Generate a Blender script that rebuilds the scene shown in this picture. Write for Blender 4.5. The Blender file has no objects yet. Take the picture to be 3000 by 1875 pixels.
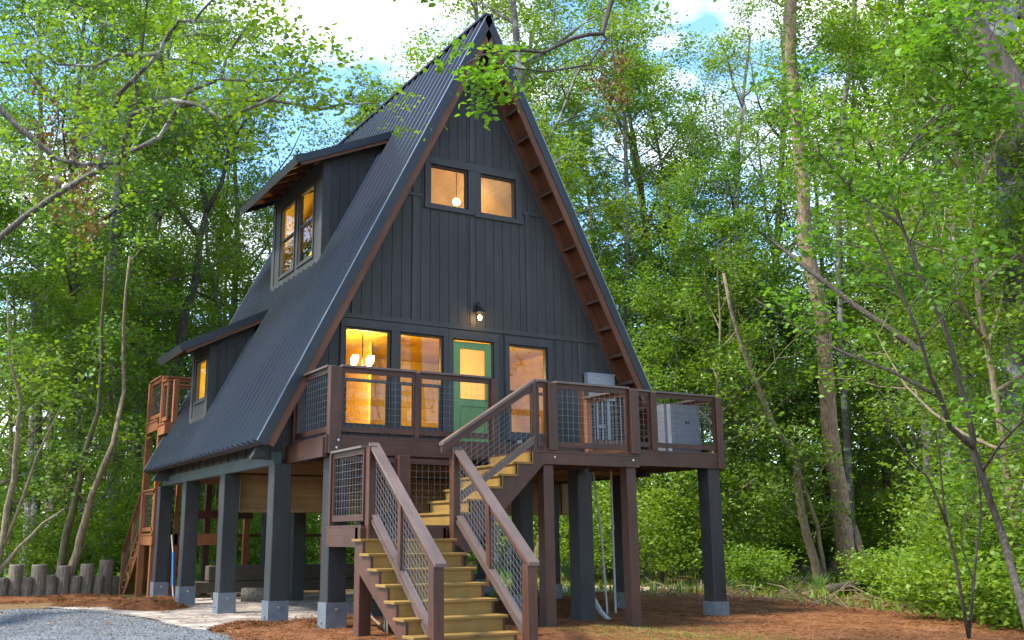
import bpy, bmesh, math, random
import numpy as np
from mathutils import Vector, Matrix
R = math.radians
S = bpy.context.scene
COL = S.collection
rnd = random.Random(7)

# ------------------------------------------------------------------ camera
CAM = Vector((-9.501, -16.728, 1.417))
RT = Vector((0.87700984, -0.48046684, -0.00231562)); UP = Vector((-0.10754861, -0.20100415, 0.97366864))
FW = Vector((0.46828094, 0.85366794, 0.22795616)); FPX = 2956.1; SX = -147.1; SY = -54.0
cd = bpy.data.cameras.new('camera'); cam = bpy.data.objects.new('camera', cd); COL.objects.link(cam)
m = Matrix((RT, UP, -FW)).transposed().to_4x4(); m.translation = CAM; cam.matrix_world = m
cd.sensor_width = 36; cd.lens = FPX/3000*36; cd.shift_x = -SX/3000; cd.shift_y = SY/3000
cd.clip_start = .1; cd.clip_end = 2000
S.camera = cam
def ray(u, v): return FW + RT*((u-1500-SX)/FPX) - UP*((v-937.5-SY)/FPX)
def at(u, v, d): return CAM + ray(u, v)*d
def ground_at(u, d, v=1600):
    k = ray(u, v); k.z = 0; k.normalize(); return Vector((CAM.x+k.x*d, CAM.y+k.y*d, 0))

# ------------------------------------------------------------------ world, sun, exposure
SUN_EL, SUN_AZ = R(54), (-.99, .04)      # direction towards the sun in the ground plane
w = bpy.data.worlds.new('World'); S.world = w; w.use_nodes = True
nt = w.node_tree; nt.nodes.clear()
def N(nt, t, **k):
    n = nt.nodes.new(t)
    for a, b in k.items():
        if a == 'i':
            for x, y in b.items(): n.inputs[x].default_value = y
        else: setattr(n, a, b)
    return n
def L(nt, a, ao, b, bi): nt.links.new(a.outputs[ao], b.inputs[bi])
sky = N(nt, 'ShaderNodeTexSky', sky_type='NISHITA', sun_disc=False, sun_elevation=SUN_EL, sun_rotation=math.atan2(SUN_AZ[0], SUN_AZ[1]))
sky.air_density = 1.0; sky.dust_density = .35; sky.ozone_density = 2.0
tc = N(nt, 'ShaderNodeTexCoord')
mp = N(nt, 'ShaderNodeMapping', i={'Scale': (1, 1, 2.2), 'Location': (.35, .1, .0)})
nz = N(nt, 'ShaderNodeTexNoise', i={'Scale': 3.1, 'Detail': 7, 'Roughness': .55, 'Distortion': .25})
cr = N(nt, 'ShaderNodeValToRGB'); cr.color_ramp.elements[0].position = .50; cr.color_ramp.elements[1].position = .68
mx = N(nt, 'ShaderNodeMix', data_type='RGBA'); mx.inputs[7].default_value = (5.6, 5.45, 5.3, 1)
hs = N(nt, 'ShaderNodeHueSaturation', i={'Saturation': 1.16, 'Value': .94})
bg = N(nt, 'ShaderNodeBackground', i={'Strength': .15}); wo = N(nt, 'ShaderNodeOutputWorld')
L(nt, tc, 'Generated', mp, 0); L(nt, mp, 0, nz, 0); L(nt, nz, 0, cr, 0); L(nt, cr, 0, mx, 0)
L(nt, sky, 0, hs, 'Color'); L(nt, hs, 0, mx, 6); L(nt, mx, 2, bg, 0); L(nt, bg, 0, wo, 0)
sd = bpy.data.lights.new('sun', 'SUN'); sd.energy = 2.2; sd.angle = R(9); sd.color = (1, .95, .86)
so = bpy.data.objects.new('sun', sd); COL.objects.link(so)
sv = Vector((SUN_AZ[0], SUN_AZ[1], 0)).normalized()*math.cos(SUN_EL) + Vector((0, 0, math.sin(SUN_EL)))
so.rotation_euler = sv.to_track_quat('Z', 'Y').to_euler(); so.location = (-20, 10, 40)
S.view_settings.view_transform = 'Standard'; S.view_settings.look = 'None'
S.view_settings.exposure = 1.98; S.view_settings.gamma = 1
S.render.engine = 'CYCLES'
c = S.cycles
c.max_bounces = 7; c.diffuse_bounces = 5; c.glossy_bounces = 3; c.transmission_bounces = 4; c.transparent_max_bounces = 8
c.use_denoising = True; c.caustics_reflective = False; c.caustics_refractive = False
c.sample_clamp_indirect = 6

# ------------------------------------------------------------------ object helpers
def tag(o, label=None, cat=None, group=None, kind=None):
    if label: o['label'] = label
    if cat: o['category'] = cat
    if group: o['group'] = group
    if kind: o['kind'] = kind
    return o
def thing(name, label, cat, loc=(0, 0, 0), rz=0, group=None):
    o = bpy.data.objects.new(name, None); COL.objects.link(o); o.empty_display_size = .2
    o.location = loc; o.rotation_euler = (0, 0, rz)
    return tag(o, label, cat, group)
class MB:
    """collects boxes, bars, tubes and links them as one mesh with wood-friendly UVs"""
    def __init__(s): s.v = []; s.f = []; s.uv = []; s.n = 0
    def poly(s, pts, uvs=None):
        i = len(s.v); s.v += [tuple(p) for p in pts]; s.f.append(tuple(range(i, i+len(pts))))
        s.uv += uvs if uvs else [(p[0], p[1]) for p in pts]
    def hexa(s, P, ax):   # P: 8 corners (z-low ring, z-high ring) ; ax: long axis dir
        o = rnd.random()*50, rnd.random()*50
        P = [Vector(p) for p in P]; ax = Vector(ax).normalized()
        for q in ((0, 3, 2, 1), (4, 5, 6, 7), (0, 1, 5, 4), (1, 2, 6, 5), (2, 3, 7, 6), (3, 0, 4, 7)):
            pts = [P[k] for k in q]
            n = (pts[1]-pts[0]).cross(pts[2]-pts[0])
            t = ax - n*(ax.dot(n)/max(n.length_squared, 1e-12))
            if t.length < .3: t = (pts[1]-pts[0])
            t.normalize(); b = n.normalized().cross(t)
            i = len(s.v); s.v += [tuple(p) for p in pts]; s.f.append((i, i+1, i+2, i+3))
            s.uv += [(p.dot(t)+o[0], p.dot(b)+o[1]) for p in pts]
    def box(s, x0, x1, y0, y1, z0, z1):
        d = [x1-x0, y1-y0, z1-z0]; a = [(1, 0, 0), (0, 1, 0), (0, 0, 1)][d.index(max(d))]
        s.hexa([(x0, y0, z0), (x1, y0, z0), (x1, y1, z0), (x0, y1, z0), (x0, y0, z1), (x1, y0, z1), (x1, y1, z1), (x0, y1, z1)], a); return s
    def bar(s, p, q, w, h, up=(0, 0, 1)):   # w across, h along up
        p, q, up = Vector(p), Vector(q), Vector(up); d = (q-p).normalized()
        side = d.cross(up).normalized(); u = side.cross(d).normalized()
        a, b = side*(w/2), u*(h/2)
        s.hexa([p-a-b, p+a-b, q+a-b, q-a-b, p-a+b, p+a+b, q+a+b, q-a+b], d); return s
    def vbar(s, p, q, w, h):   # like bar but ends cut plumb: section stays vertical
        p, q = Vector(p), Vector(q); d = q-p; side = Vector((d.y, -d.x, 0)).normalized()*(w/2); b = Vector((0, 0, h/2))
        s.hexa([p-side-b, p+side-b, q+side-b, q-side-b, p-side+b, p+side+b, q+side+b, q-side+b], d); return s
    def prism(s, pts2, axis, a, b):   # extrude 2D outline along axis 0/1/2 from a to b
        def P(u, v, w): return {0: (w, u, v), 1: (u, w, v), 2: (u, v, w)}[axis]
        A = [P(u, v, a) for u, v in pts2]; B = [P(u, v, b) for u, v in pts2]; n = len(pts2); o = rnd.random()*30
        def add(pts, uv):
            i = len(s.v); s.v += pts; s.f.append(tuple(range(i, i+len(pts)))); s.uv += uv
        # orientation
        area = sum(pts2[k][0]*pts2[(k+1) % n][1]-pts2[(k+1) % n][0]*pts2[k][1] for k in range(n))
        fl = (area > 0) ^ (axis == 1) ^ (b < a)
        F1 = A[::-1] if fl else A; F2 = B if fl else B[::-1]
        U1 = [(v+o, u) for u, v in (pts2[::-1] if fl else pts2)]; U2 = [(v+o, u) for u, v in (pts2 if fl else pts2[::-1])]
        add(F1, U1); add(F2, U2)
        for k in range(n):
            k2 = (k+1) % n; q = [A[k], A[k2], B[k2], B[k]]; l = math.dist(A[k], A[k2])
            uq = [(o, 0), (o+l, 0), (o+l, abs(b-a)), (o, abs(b-a))]
            if not fl: q = q[::-1]; uq = uq[::-1]
            add(q, uq)
        return s
    def tube(s, pts, rad, n=8, caps=True):
        pts = [Vector(p) for p in pts]
        if not hasattr(rad, '__len__'): rad = [rad]*len(pts)
        i0 = len(s.v); prev = None; L_ = 0; o = rnd.random()*20; rings = []
        for k, p in enumerate(pts):
            d = (pts[min(k+1, len(pts)-1)]-pts[max(k-1, 0)]).normalized()
            if prev is None: a = d.orthogonal().normalized()
            else: a = (prev-d*prev.dot(d)).normalized()
            prev = a; b = d.cross(a)
            if k: L_ += (pts[k]-pts[k-1]).length
            rings.append(L_)
            for j in range(n):
                t = 2*math.pi*j/n; s.v.append(tuple(p+(a*math.cos(t)+b*math.sin(t))*rad[k]))
        for k in range(len(pts)-1):
            for j in range(n):
                j2 = (j+1) % n; A = i0+k*n+j; B = i0+k*n+j2; s.f.append((A, B, B+n, A+n))
                w = 2*math.pi*max(rad[k], .01)/n
                s.uv += [(rings[k]+o, j*w), (rings[k]+o, (j+1)*w), (rings[k+1]+o, (j+1)*w), (rings[k+1]+o, j*w)]
        if caps:
            s.f.append(tuple(range(i0, i0+n))[::-1]); s.uv += [(0, 0)]*n
            e = i0+(len(pts)-1)*n; s.f.append(tuple(range(e, e+n))); s.uv += [(0, 0)]*n
        return s
    def lathe(s, prof, c=(0, 0, 0), n=16):
        c = Vector(c); pts = [c+Vector((0, 0, z)) for r, z in prof]; i0 = len(s.v)
        for (r, z) in prof:
            for j in range(n):
                t = 2*math.pi*j/n; s.v.append((c.x+r*math.cos(t), c.y+r*math.sin(t), c.z+z))
        for k in range(len(prof)-1):
            for j in range(n):
                j2 = (j+1) % n; A = i0+k*n+j; B = i0+k*n+j2; s.f.append((A, B, B+n, A+n)); s.uv += [(0, 0), (.1, 0), (.1, .1), (0, .1)]
        return s
    def build(s, name, mat, parent=None, smooth=False, bevel=0):
        me = bpy.data.meshes.new(name); me.from_pydata(s.v, [], s.f)
        ul = me.uv_layers.new(name='UVMap'); ul.data.foreach_set('uv', np.array(s.uv, dtype=np.float32).ravel())
        me.materials.append(mat); o = bpy.data.objects.new(name, me); COL.objects.link(o)
        if smooth: me.polygons.foreach_set('use_smooth', [True]*len(me.polygons))
        if parent: o.parent = parent
        if bevel:
            bm = bmesh.new(); bm.from_mesh(me); bmesh.ops.remove_doubles(bm, verts=bm.verts, dist=1e-5); bm.to_mesh(me); bm.free()
            b = o.modifiers.new('bevel', 'BEVEL'); b.width = bevel; b.segments = 1; b.limit_method = 'ANGLE'
        return o

# ------------------------------------------------------------------ materials
def newmat(name):
    m = bpy.data.materials.new(name); m.use_nodes = True; nt = m.node_tree; b = nt.nodes['Principled BSDF']; return m, nt, b
def ramp(nt, pts):
    r = N(nt, 'ShaderNodeValToRGB'); e = r.color_ramp.elements
    while len(e) < len(pts): e.new(.5)
    for k, (p, c_) in enumerate(pts): e[k].position = p; e[k].color = (*c_, 1)
    return r
def wood(name, c0, c1, rough=.6, scale=1.0, knots=.0, grime=.0, spec=.3):
    m, nt, b = newmat(name)
    uv = N(nt, 'ShaderNodeUVMap'); mp = N(nt, 'ShaderNodeMapping', i={'Scale': (1.3*scale, 26*scale, 1)})
    n1 = N(nt, 'ShaderNodeTexNoise', i={'Scale': 1.0, 'Detail': 6, 'Roughness': .6, 'Distortion': .6})
    L(nt, uv, 0, mp, 0); L(nt, mp, 0, n1, 0)
    n2 = N(nt, 'ShaderNodeTexNoise', i={'Scale': 1.7, 'Detail': 3}); L(nt, uv, 0, n2, 0)
    ad = N(nt, 'ShaderNodeMath', operation='MULTIPLY_ADD', i={1: .5}); L(nt, n2, 0, ad, 0)
    mu = N(nt, 'ShaderNodeMath', operation='MULTIPLY', i={1: .5}); L(nt, n1, 0, mu, 0); L(nt, mu, 0, ad, 2)
    r = ramp(nt, [(.3, c0), (.5, tuple((a+b_)/2 for a, b_ in zip(c0, c1))), (.7, c1)]); L(nt, ad, 0, r, 0)
    src = r
    if knots:
        v = N(nt, 'ShaderNodeTexVoronoi', i={'Scale': 1.0, 'Randomness': 1}); mp2 = N(nt, 'ShaderNodeMapping', i={'Scale': (1.6, 7, 1)})
        L(nt, uv, 0, mp2, 0); L(nt, mp2, 0, v, 0)
        kr = ramp(nt, [(.05, (knots,)*3), (.13, (1, 1, 1))]); L(nt, v, 'Distance', kr, 0)
        mm = N(nt, 'ShaderNodeMix', data_type='RGBA', blend_type='MULTIPLY', i={0: 1.0}); L(nt, r, 0, mm, 6); L(nt, kr, 0, mm, 7)
        L(nt, mm, 2, b, 'Base Color')
    else: L(nt, r, 0, b, 'Base Color')
    src_ = b.inputs['Base Color'].links[0].from_socket; tc = N(nt, 'ShaderNodeTexCoord'); n9 = N(nt, 'ShaderNodeTexNoise', i={'Scale': .9, 'Detail': 7, 'Roughness': .65}); m9 = N(nt, 'ShaderNodeMapping', i={'Scale': (1.6, 1.6, .45)})
    L(nt, tc, 'Object', m9, 0); L(nt, m9, 0, n9, 0); r9 = ramp(nt, [(.32, (.78, .78, .78)), (.55, (1, 1, 1)), (.72, (1.28, 1.24, 1.18))]); L(nt, n9, 0, r9, 0)
    mm9 = N(nt, 'ShaderNodeMix', data_type='RGBA', blend_type='MULTIPLY', i={0: 1.0}); nt.links.new(src_, mm9.inputs[6]); L(nt, r9, 0, mm9, 7); L(nt, mm9, 2, b, 'Base Color')
    bp = N(nt, 'ShaderNodeBump', i={'Strength': .35, 'Distance': .004}); L(nt, n1, 0, bp, 'Height'); L(nt, bp, 0, b, 'Normal')
    b.inputs['Roughness'].default_value = rough; b.inputs['Specular IOR Level'].default_value = spec
    return m
def plain(name, col, rough=.5, metal=0, var=.15, scale=6, spec=.4, bump=.0):
    m, nt, b = newmat(name)
    tc = N(nt, 'ShaderNodeTexCoord'); n = N(nt, 'ShaderNodeTexNoise', i={'Scale': scale, 'Detail': 6, 'Roughness': .65}); L(nt, tc, 'Object', n, 0)
    r = ramp(nt, [(.3, tuple(x*(1-var) for x in col)), (.7, tuple(x*(1+var) for x in col))]); L(nt, n, 0, r, 0); L(nt, r, 0, b, 'Base Color')
    rr = N(nt, 'ShaderNodeMapRange', i={1: .3, 2: .7, 3: max(rough-.08, .02), 4: rough+.1}); L(nt, n, 0, rr, 0); L(nt, rr, 0, b, 'Roughness')
    b.inputs['Metallic'].default_value = metal; b.inputs['Specular IOR Level'].default_value = spec
    if bump:
        n3 = N(nt, 'ShaderNodeTexNoise', i={'Scale': 60, 'Detail': 4}); L(nt, tc, 'Object', n3, 0)
        bp = N(nt, 'ShaderNodeBump', i={'Strength': bump, 'Distance': .003}); L(nt, n3, 0, bp, 'Height'); L(nt, bp, 0, b, 'Normal')
    return m
def emit(name, col, st):
    m, nt, b = newmat(name); b.inputs['Base Color'].default_value = (*col, 1); b.inputs['Emission Color'].default_value = (*col, 1); b.inputs['Emission Strength'].default_value = st; return m
M = {}
M['roof'] = plain('black ribbed metal', (.055, .055, .057), .22, .6, .05, .3, .5)
M['trim_metal'] = plain('dark trim metal', (.030, .034, .040), .42, .2, .1, 4)
M['edge_metal'] = plain('pale drip edge', (.28, .31, .34), .35, .6, .1, 4)
M['siding'] = wood('charcoal painted siding', (.042, .041, .040), (.060, .059, .057), .62, .6)
M['siding_trim'] = wood('charcoal painted trim', (.048, .047, .046), (.064, .063, .062), .55, .6)
M['post_paint'] = wood('charcoal painted post', (.027, .027, .027), (.048, .048, .048), .55, .8)
M['beam_paint'] = wood('grey green painted beam', (.045, .060, .058), (.066, .084, .080), .6, .8)
M['sleeve'] = plain('grey painted base sleeve', (.15, .17, .19), .55, .2, .2, 5)
M['brown'] = wood('dark brown stained timber', (.044, .0185, .011), (.110, .046, .027), .5, 1, 0, 0, .4)
M['brown_top'] = wood('weathered brown rail cap', (.080, .052, .042), (.155, .108, .090), .36, 1, .55, 0, .5)
M['orange'] = wood('orange brown stain with painted sunlight', (.20, .070, .026), (.36, .135, .050), .6)  # the brown stain made brighter and more orange, rear sunlight put into the colour
M['soffit'] = wood('red brown soffit boards', (.080, .032, .017), (.18, .074, .038), .6)
M['yellow'] = wood('yellow treated pine', (.185, .105, .024), (.305, .185, .048), .6, 1, .45)
M['ply'] = wood('pale plywood and joists', (.19, .115, .05), (.33, .21, .10), .7, .6)
M['timber'] = wood('old grey timber', (.050, .040, .030), (.11, .09, .068), .85)
M['green'] = wood('green painted door', (.135, .26, .085), (.175, .33, .115), .4, .7)
M['wire'] = plain('galvanised wire', (.24, .25, .26), .45, .6, .05)
M['grey_metal'] = plain('grey enclosure paint', (.27, .285, .31), .45, .1, .06)
M['ac'] = plain('grey condenser paint', (.155, .165, .19), .5, .2, .08)
M['black'] = plain('black fittings', (.012, .012, .013), .5, .2)
M['white'] = plain('white plastic', (.36, .36, .35), .45, 0, .06)
M['blue'] = plain('blue plastic', (.02, .20, .62), .4, 0, .1)
M['steel'] = plain('bolt steel', (.45, .46, .47), .35, .8)
M['interior'] = plain('ochre interior paint', (.74, .50, .10), .8, 0, .06, 2)
M['interior_wood'] = wood('honey interior boards', (.50, .33, .045), (.70, .49, .085), .5, .5)
M['rubber'] = plain('tyre rubber', (.02, .02, .02), .8)
M['barrow'] = plain('dark blue green tray', (.03, .06, .075), .45, .3, .3)
M['bulb'] = emit('lit bulb', (1.0, .62, .26), 22)
M['shade'] = emit('lit frosted shade', (1.0, .70, .34), 3.2)
g, nt, b = newmat('window glass'); M['glass'] = g
b.inputs['Base Color'].default_value = (.9, .95, .92, 1)
out = nt.nodes['Material Output']; nt.nodes.remove(b)
tr = N(nt, 'ShaderNodeBsdfTransparent', i={'Color': (.93, .95, .93, 1)}); gl = N(nt, 'ShaderNodeBsdfGlossy', i={'Roughness': .01, 'Color': (.9, .95, 1, 1)})
fr = N(nt, 'ShaderNodeFresnel', i={'IOR': 1.5}); ms = N(nt, 'ShaderNodeMixShader')
gb = N(nt, 'ShaderNodeNewGeometry'); ib_ = N(nt, 'ShaderNodeMath', operation='SUBTRACT', i={0: 1.0}); mb_ = N(nt, 'ShaderNodeMath', operation='MULTIPLY'); L(nt, gb, 'Backfacing', ib_, 1); L(nt, fr, 0, mb_, 0); L(nt, ib_, 0, mb_, 1)
L(nt, mb_, 0, ms, 0); L(nt, tr, 0, ms, 1); L(nt, gl, 0, ms, 2); L(nt, ms, 0, out, 0)

def leafmat(name, cols, trans=.52, gloss=.07):
    m = bpy.data.materials.new(name); m.use_nodes = True; nt = m.node_tree; nt.nodes.clear()
    ge = N(nt, 'ShaderNodeNewGeometry'); oi = N(nt, 'ShaderNodeObjectInfo')
    n = N(nt, 'ShaderNodeTexNoise', i={'Scale': .45, 'Detail': 3}); L(nt, ge, 'Position', n, 0)
    a = N(nt, 'ShaderNodeMath', operation='MULTIPLY_ADD', i={1: .45}); L(nt, ge, 'Random Per Island', a, 0)
    b2 = N(nt, 'ShaderNodeMath', operation='MULTIPLY_ADD', i={1: .75, 2: -.28}); L(nt, n, 0, b2, 0); L(nt, b2, 0, a, 2)
    c2 = N(nt, 'ShaderNodeMath', operation='MULTIPLY_ADD', i={1: .3}); L(nt, oi, 'Random', c2, 0); L(nt, a, 0, c2, 2)
    r = ramp(nt, [(p, q) for p, q in zip((.08, .38, .68, .98), cols)]); L(nt, c2, 0, r, 0)
    d = N(nt, 'ShaderNodeBsdfDiffuse'); t = N(nt, 'ShaderNodeBsdfTranslucent'); gs = N(nt, 'ShaderNodeBsdfGlossy', i={'Roughness': .6, 'Color': (.55, .70, .40, 1)})
    br = N(nt, 'ShaderNodeMix', data_type='RGBA', blend_type='MULTIPLY', i={0: 1.0}); br.inputs[7].default_value = (1.35, 1.35, .55, 1)
    L(nt, r, 0, d, 0); L(nt, r, 0, br, 6); L(nt, br, 2, t, 0)
    m1 = N(nt, 'ShaderNodeMixShader', i={0: trans}); m2 = N(nt, 'ShaderNodeMixShader', i={0: gloss}); o = N(nt, 'ShaderNodeOutputMaterial')
    L(nt, d, 0, m1, 1); L(nt, t, 0, m1, 2); L(nt, m1, 0, m2, 1); L(nt, gs, 0, m2, 2); L(nt, m2, 0, o, 0)
    return m
M['leaf'] = leafmat('broad leaves', [(.060, .120, .018), (.120, .215, .018), (.195, .305, .022), (.33, .40, .030)])
M['leaf_fg'] = leafmat('maple leaves', [(.055, .135, .018), (.095, .215, .018), (.150, .300, .022), (.25, .38, .028)], .5)
M['leaf_dk'] = leafmat('dark leaves', [(.040, .110, .040), (.075, .170, .036), (.130, .240, .030), (.22, .31, .03)])
M['needle'] = leafmat('pine needles', [(.030, .085, .045), (.045, .120, .050), (.075, .165, .055), (.12, .20, .05)], .25)
M['dead'] = leafmat('dead brown leaves', [(.10, .045, .02), (.15, .07, .03), (.20, .10, .05), (.26, .14, .07)], .3)
M['grass'] = leafmat('grass blades', [(.06, .17, .02), (.09, .24, .02), (.14, .32, .03), (.25, .38, .05)])
M['straw'] = leafmat('pine straw', [(.08, .032, .015), (.18, .070, .030), (.29, .120, .050), (.40, .20, .10)], .0, .05)
def bark(name, c0, c1, c2, sc=1.0, lichen=0):
    m, nt, b = newmat(name)
    tc = N(nt, 'ShaderNodeTexCoord'); mp = N(nt, 'ShaderNodeMapping', i={'Scale': (9*sc, 9*sc, 2.2*sc)}); L(nt, tc, 'Object', mp, 0)
    v = N(nt, 'ShaderNodeTexVoronoi', i={'Scale': 1.4}, feature='DISTANCE_TO_EDGE'); n = N(nt, 'ShaderNodeTexNoise', i={'Scale': 2.4, 'Detail': 8, 'Roughness': .7})
    L(nt, mp, 0, n, 0); L(nt, mp, 0, v, 0)
    r = ramp(nt, [(.32, c0), (.5, c1), (.66, c2)]); L(nt, n, 0, r, 0)
    n2 = N(nt, 'ShaderNodeTexNoise', i={'Scale': 1.6, 'Detail': 6, 'Roughness': .7}); L(nt, tc, 'Object', n2, 0)
    if lichen:
        lr = ramp(nt, [(.5, (0, 0, 0)), (.62, (1, 1, 1))]); L(nt, n2, 0, lr, 0)
        mm = N(nt, 'ShaderNodeMix', data_type='RGBA'); L(nt, lr, 0, mm, 0); L(nt, r, 0, mm, 6); mm.inputs[7].default_value = [(0, 0, 0, 1), (.36, .37, .33, 1), (.10, .13, .03, 1)][lichen]
        L(nt, mm, 2, b, 'Base Color')
    else: L(nt, r, 0, b, 'Base Color')
    ml = N(nt, 'ShaderNodeMath', operation='MULTIPLY', i={1: 1.0}); L(nt, v, 0, ml, 0); a = N(nt, 'ShaderNodeMath', operation='ADD'); L(nt, ml, 0, a, 0); L(nt, n, 0, a, 1)
    bp = N(nt, 'ShaderNodeBump', i={'Strength': .8, 'Distance': .03}); L(nt, a, 0, bp, 'Height'); L(nt, bp, 0, b, 'Normal'); b.inputs['Roughness'].default_value = .9
    return m
M['bark_grey'] = bark('grey bark with pale lichen', (.045, .038, .030), (.10, .088, .072), (.17, .155, .13), 1, 1)
M['bark_dark'] = bark('dark brown bark', (.028, .022, .016), (.060, .048, .036), (.11, .09, .07))
M['bark_pine'] = bark('orange brown pine bark', (.17, .095, .058), (.34, .22, .15), (.52, .38, .28), .6)
M['bark_moss'] = bark('mossy bark', (.05, .045, .022), (.10, .09, .045), (.16, .14, .07), 1, 2)
M['bark_tan'] = bark('tan bark', (.12, .09, .055), (.22, .17, .10), (.34, .27, .17))
M['log'] = bark('weathered grey log', (.085, .070, .052), (.17, .142, .105), (.27, .23, .175), 1, 0)

def groundmat(name, cols, sc, sc2, bump=.6, stretch=(1, 1, 1), extra=None):
    m, nt, b = newmat(name); tc = N(nt, 'ShaderNodeTexCoord'); mp = N(nt, 'ShaderNodeMapping', i={'Scale': stretch}); L(nt, tc, 'Object', mp, 0)
    n = N(nt, 'ShaderNodeTexNoise', i={'Scale': sc, 'Detail': 9, 'Roughness': .72}); n2 = N(nt, 'ShaderNodeTexNoise', i={'Scale': sc2, 'Detail': 5}); L(nt, mp, 0, n, 0); L(nt, tc, 'Object', n2, 0)
    a = N(nt, 'ShaderNodeMath', operation='MULTIPLY_ADD', i={1: .45}); L(nt, n2, 0, a, 0); mu = N(nt, 'ShaderNodeMath', operation='MULTIPLY', i={1: .55}); L(nt, n, 0, mu, 0); L(nt, mu, 0, a, 2)
    r = ramp(nt, [(p, q) for p, q in zip((.36, .45, .53, .62), cols)]); L(nt, a, 0, r, 0); L(nt, r, 0, b, 'Base Color')
    bp = N(nt, 'ShaderNodeBump', i={'Strength': bump, 'Distance': .03}); L(nt, n, 0, bp, 'Height'); L(nt, bp, 0, b, 'Normal')
    b.inputs['Roughness'].default_value = .95; b.inputs['Specular IOR Level'].default_value = .1
    return m
M['litter'] = groundmat('forest floor litter', [(.075, .045, .022), (.14, .085, .040), (.21, .14, .065), (.16, .19, .05)], 14, .35)
M['straw_ground'] = groundmat('pine straw bed', [(.085, .034, .016), (.15, .060, .026), (.22, .092, .040), (.28, .13, .062)], 30, 1.2, .9)
M['gravel'] = groundmat('blue grey gravel', [(.11, .117, .128), (.155, .163, .178), (.21, .218, .232), (.30, .30, .30)], 34, 1.5, .9)
M['sand'] = groundmat('pale sandy track', [(.35, .24, .15), (.46, .34, .22), (.55, .43, .29), (.62, .5, .36)], 12, .8, .3)
m, nt, b = newmat('grey beige pavers'); M['paver'] = m
tc = N(nt, 'ShaderNodeTexCoord'); br = N(nt, 'ShaderNodeTexBrick', i={'Scale': 1.0, 'Mortar Size': .012, 'Brick Width': .34, 'Row Height': .2, 'Color1': (.50, .44, .38, 1), 'Color2': (.20, .17, .15, 1), 'Mortar': (.13, .12, .11, 1), 'Bias': -.1})
rot = N(nt, 'ShaderNodeMapping', i={'Rotation': (0, 0, R(38))}); L(nt, tc, 'Object', rot, 0); L(nt, rot, 0, br, 0)
n = N(nt, 'ShaderNodeTexNoise', i={'Scale': 2.2, 'Detail': 8, 'Roughness': .7}); L(nt, tc, 'Object', n, 0); rr = ramp(nt, [(.35, (.55, .5, .46)), (.6, (1.15, 1.1, 1.05))]); L(nt, n, 0, rr, 0)
mm = N(nt, 'ShaderNodeMix', data_type='RGBA', blend_type='MULTIPLY', i={0: 1.0}); L(nt, br, 0, mm, 6); L(nt, rr, 0, mm, 7); L(nt, mm, 2, b, 'Base Color')
iv = N(nt, 'ShaderNodeMath', operation='SUBTRACT', i={0: 1.0}); L(nt, br, 'Fac', iv, 1); bp = N(nt, 'ShaderNodeBump', i={'Strength': .7, 'Distance': .01}); L(nt, iv, 0, bp, 'Height'); L(nt, bp, 0, b, 'Normal'); b.inputs['Roughness'].default_value = .85

# ------------------------------------------------------------------ ground
def hgt(x, y):
    h = .05*math.sin(x*.35+1)*math.sin(y*.28) if (x*x+y*y) > 150 else 0
    h += -.10*max(0, min(1, (x-.2)/1.2))*max(0, min(1, (2.2-y)/3))          # the bed to the right lies a little lower
    d = math.hypot(x+6, y)                                                # far slopes
    if d > 45: h += (d-45)*.02
    return h
def grid_ground():
    xs = sorted(set([-400, -250, -150, -100, -70] + [-50+2.5*i for i in range(17)] + [-8+.5*i for i in range(53)] + [20+2.5*i for i in range(21)] + [90, 120, 180, 260, 400]))
    ys = sorted(set([-400, -200, -100, -60, -40, -30] + [-25+2.5*i for i in range(6)] + [-10+.5*i for i in range(61)] + [22.5+2.5*i for i in range(22)] + [90, 120, 180, 260, 400]))
    v = [(x, y, hgt(x, y)+rnd.uniform(-.012, .012)) for y in ys for x in xs]; n = len(xs)
    f = [(j*n+i, j*n+i+1, (j+1)*n+i+1, (j+1)*n+i) for j in range(len(ys)-1) for i in range(n-1)]
    me = bpy.data.meshes.new('ground'); me.from_pydata(v, [], f); me.materials.append(M['litter']); me.polygons.foreach_set('use_smooth', [True]*len(f))
    o = bpy.data.objects.new('ground', me); COL.objects.link(o); return tag(o, kind='structure')
grid_ground()
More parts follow.
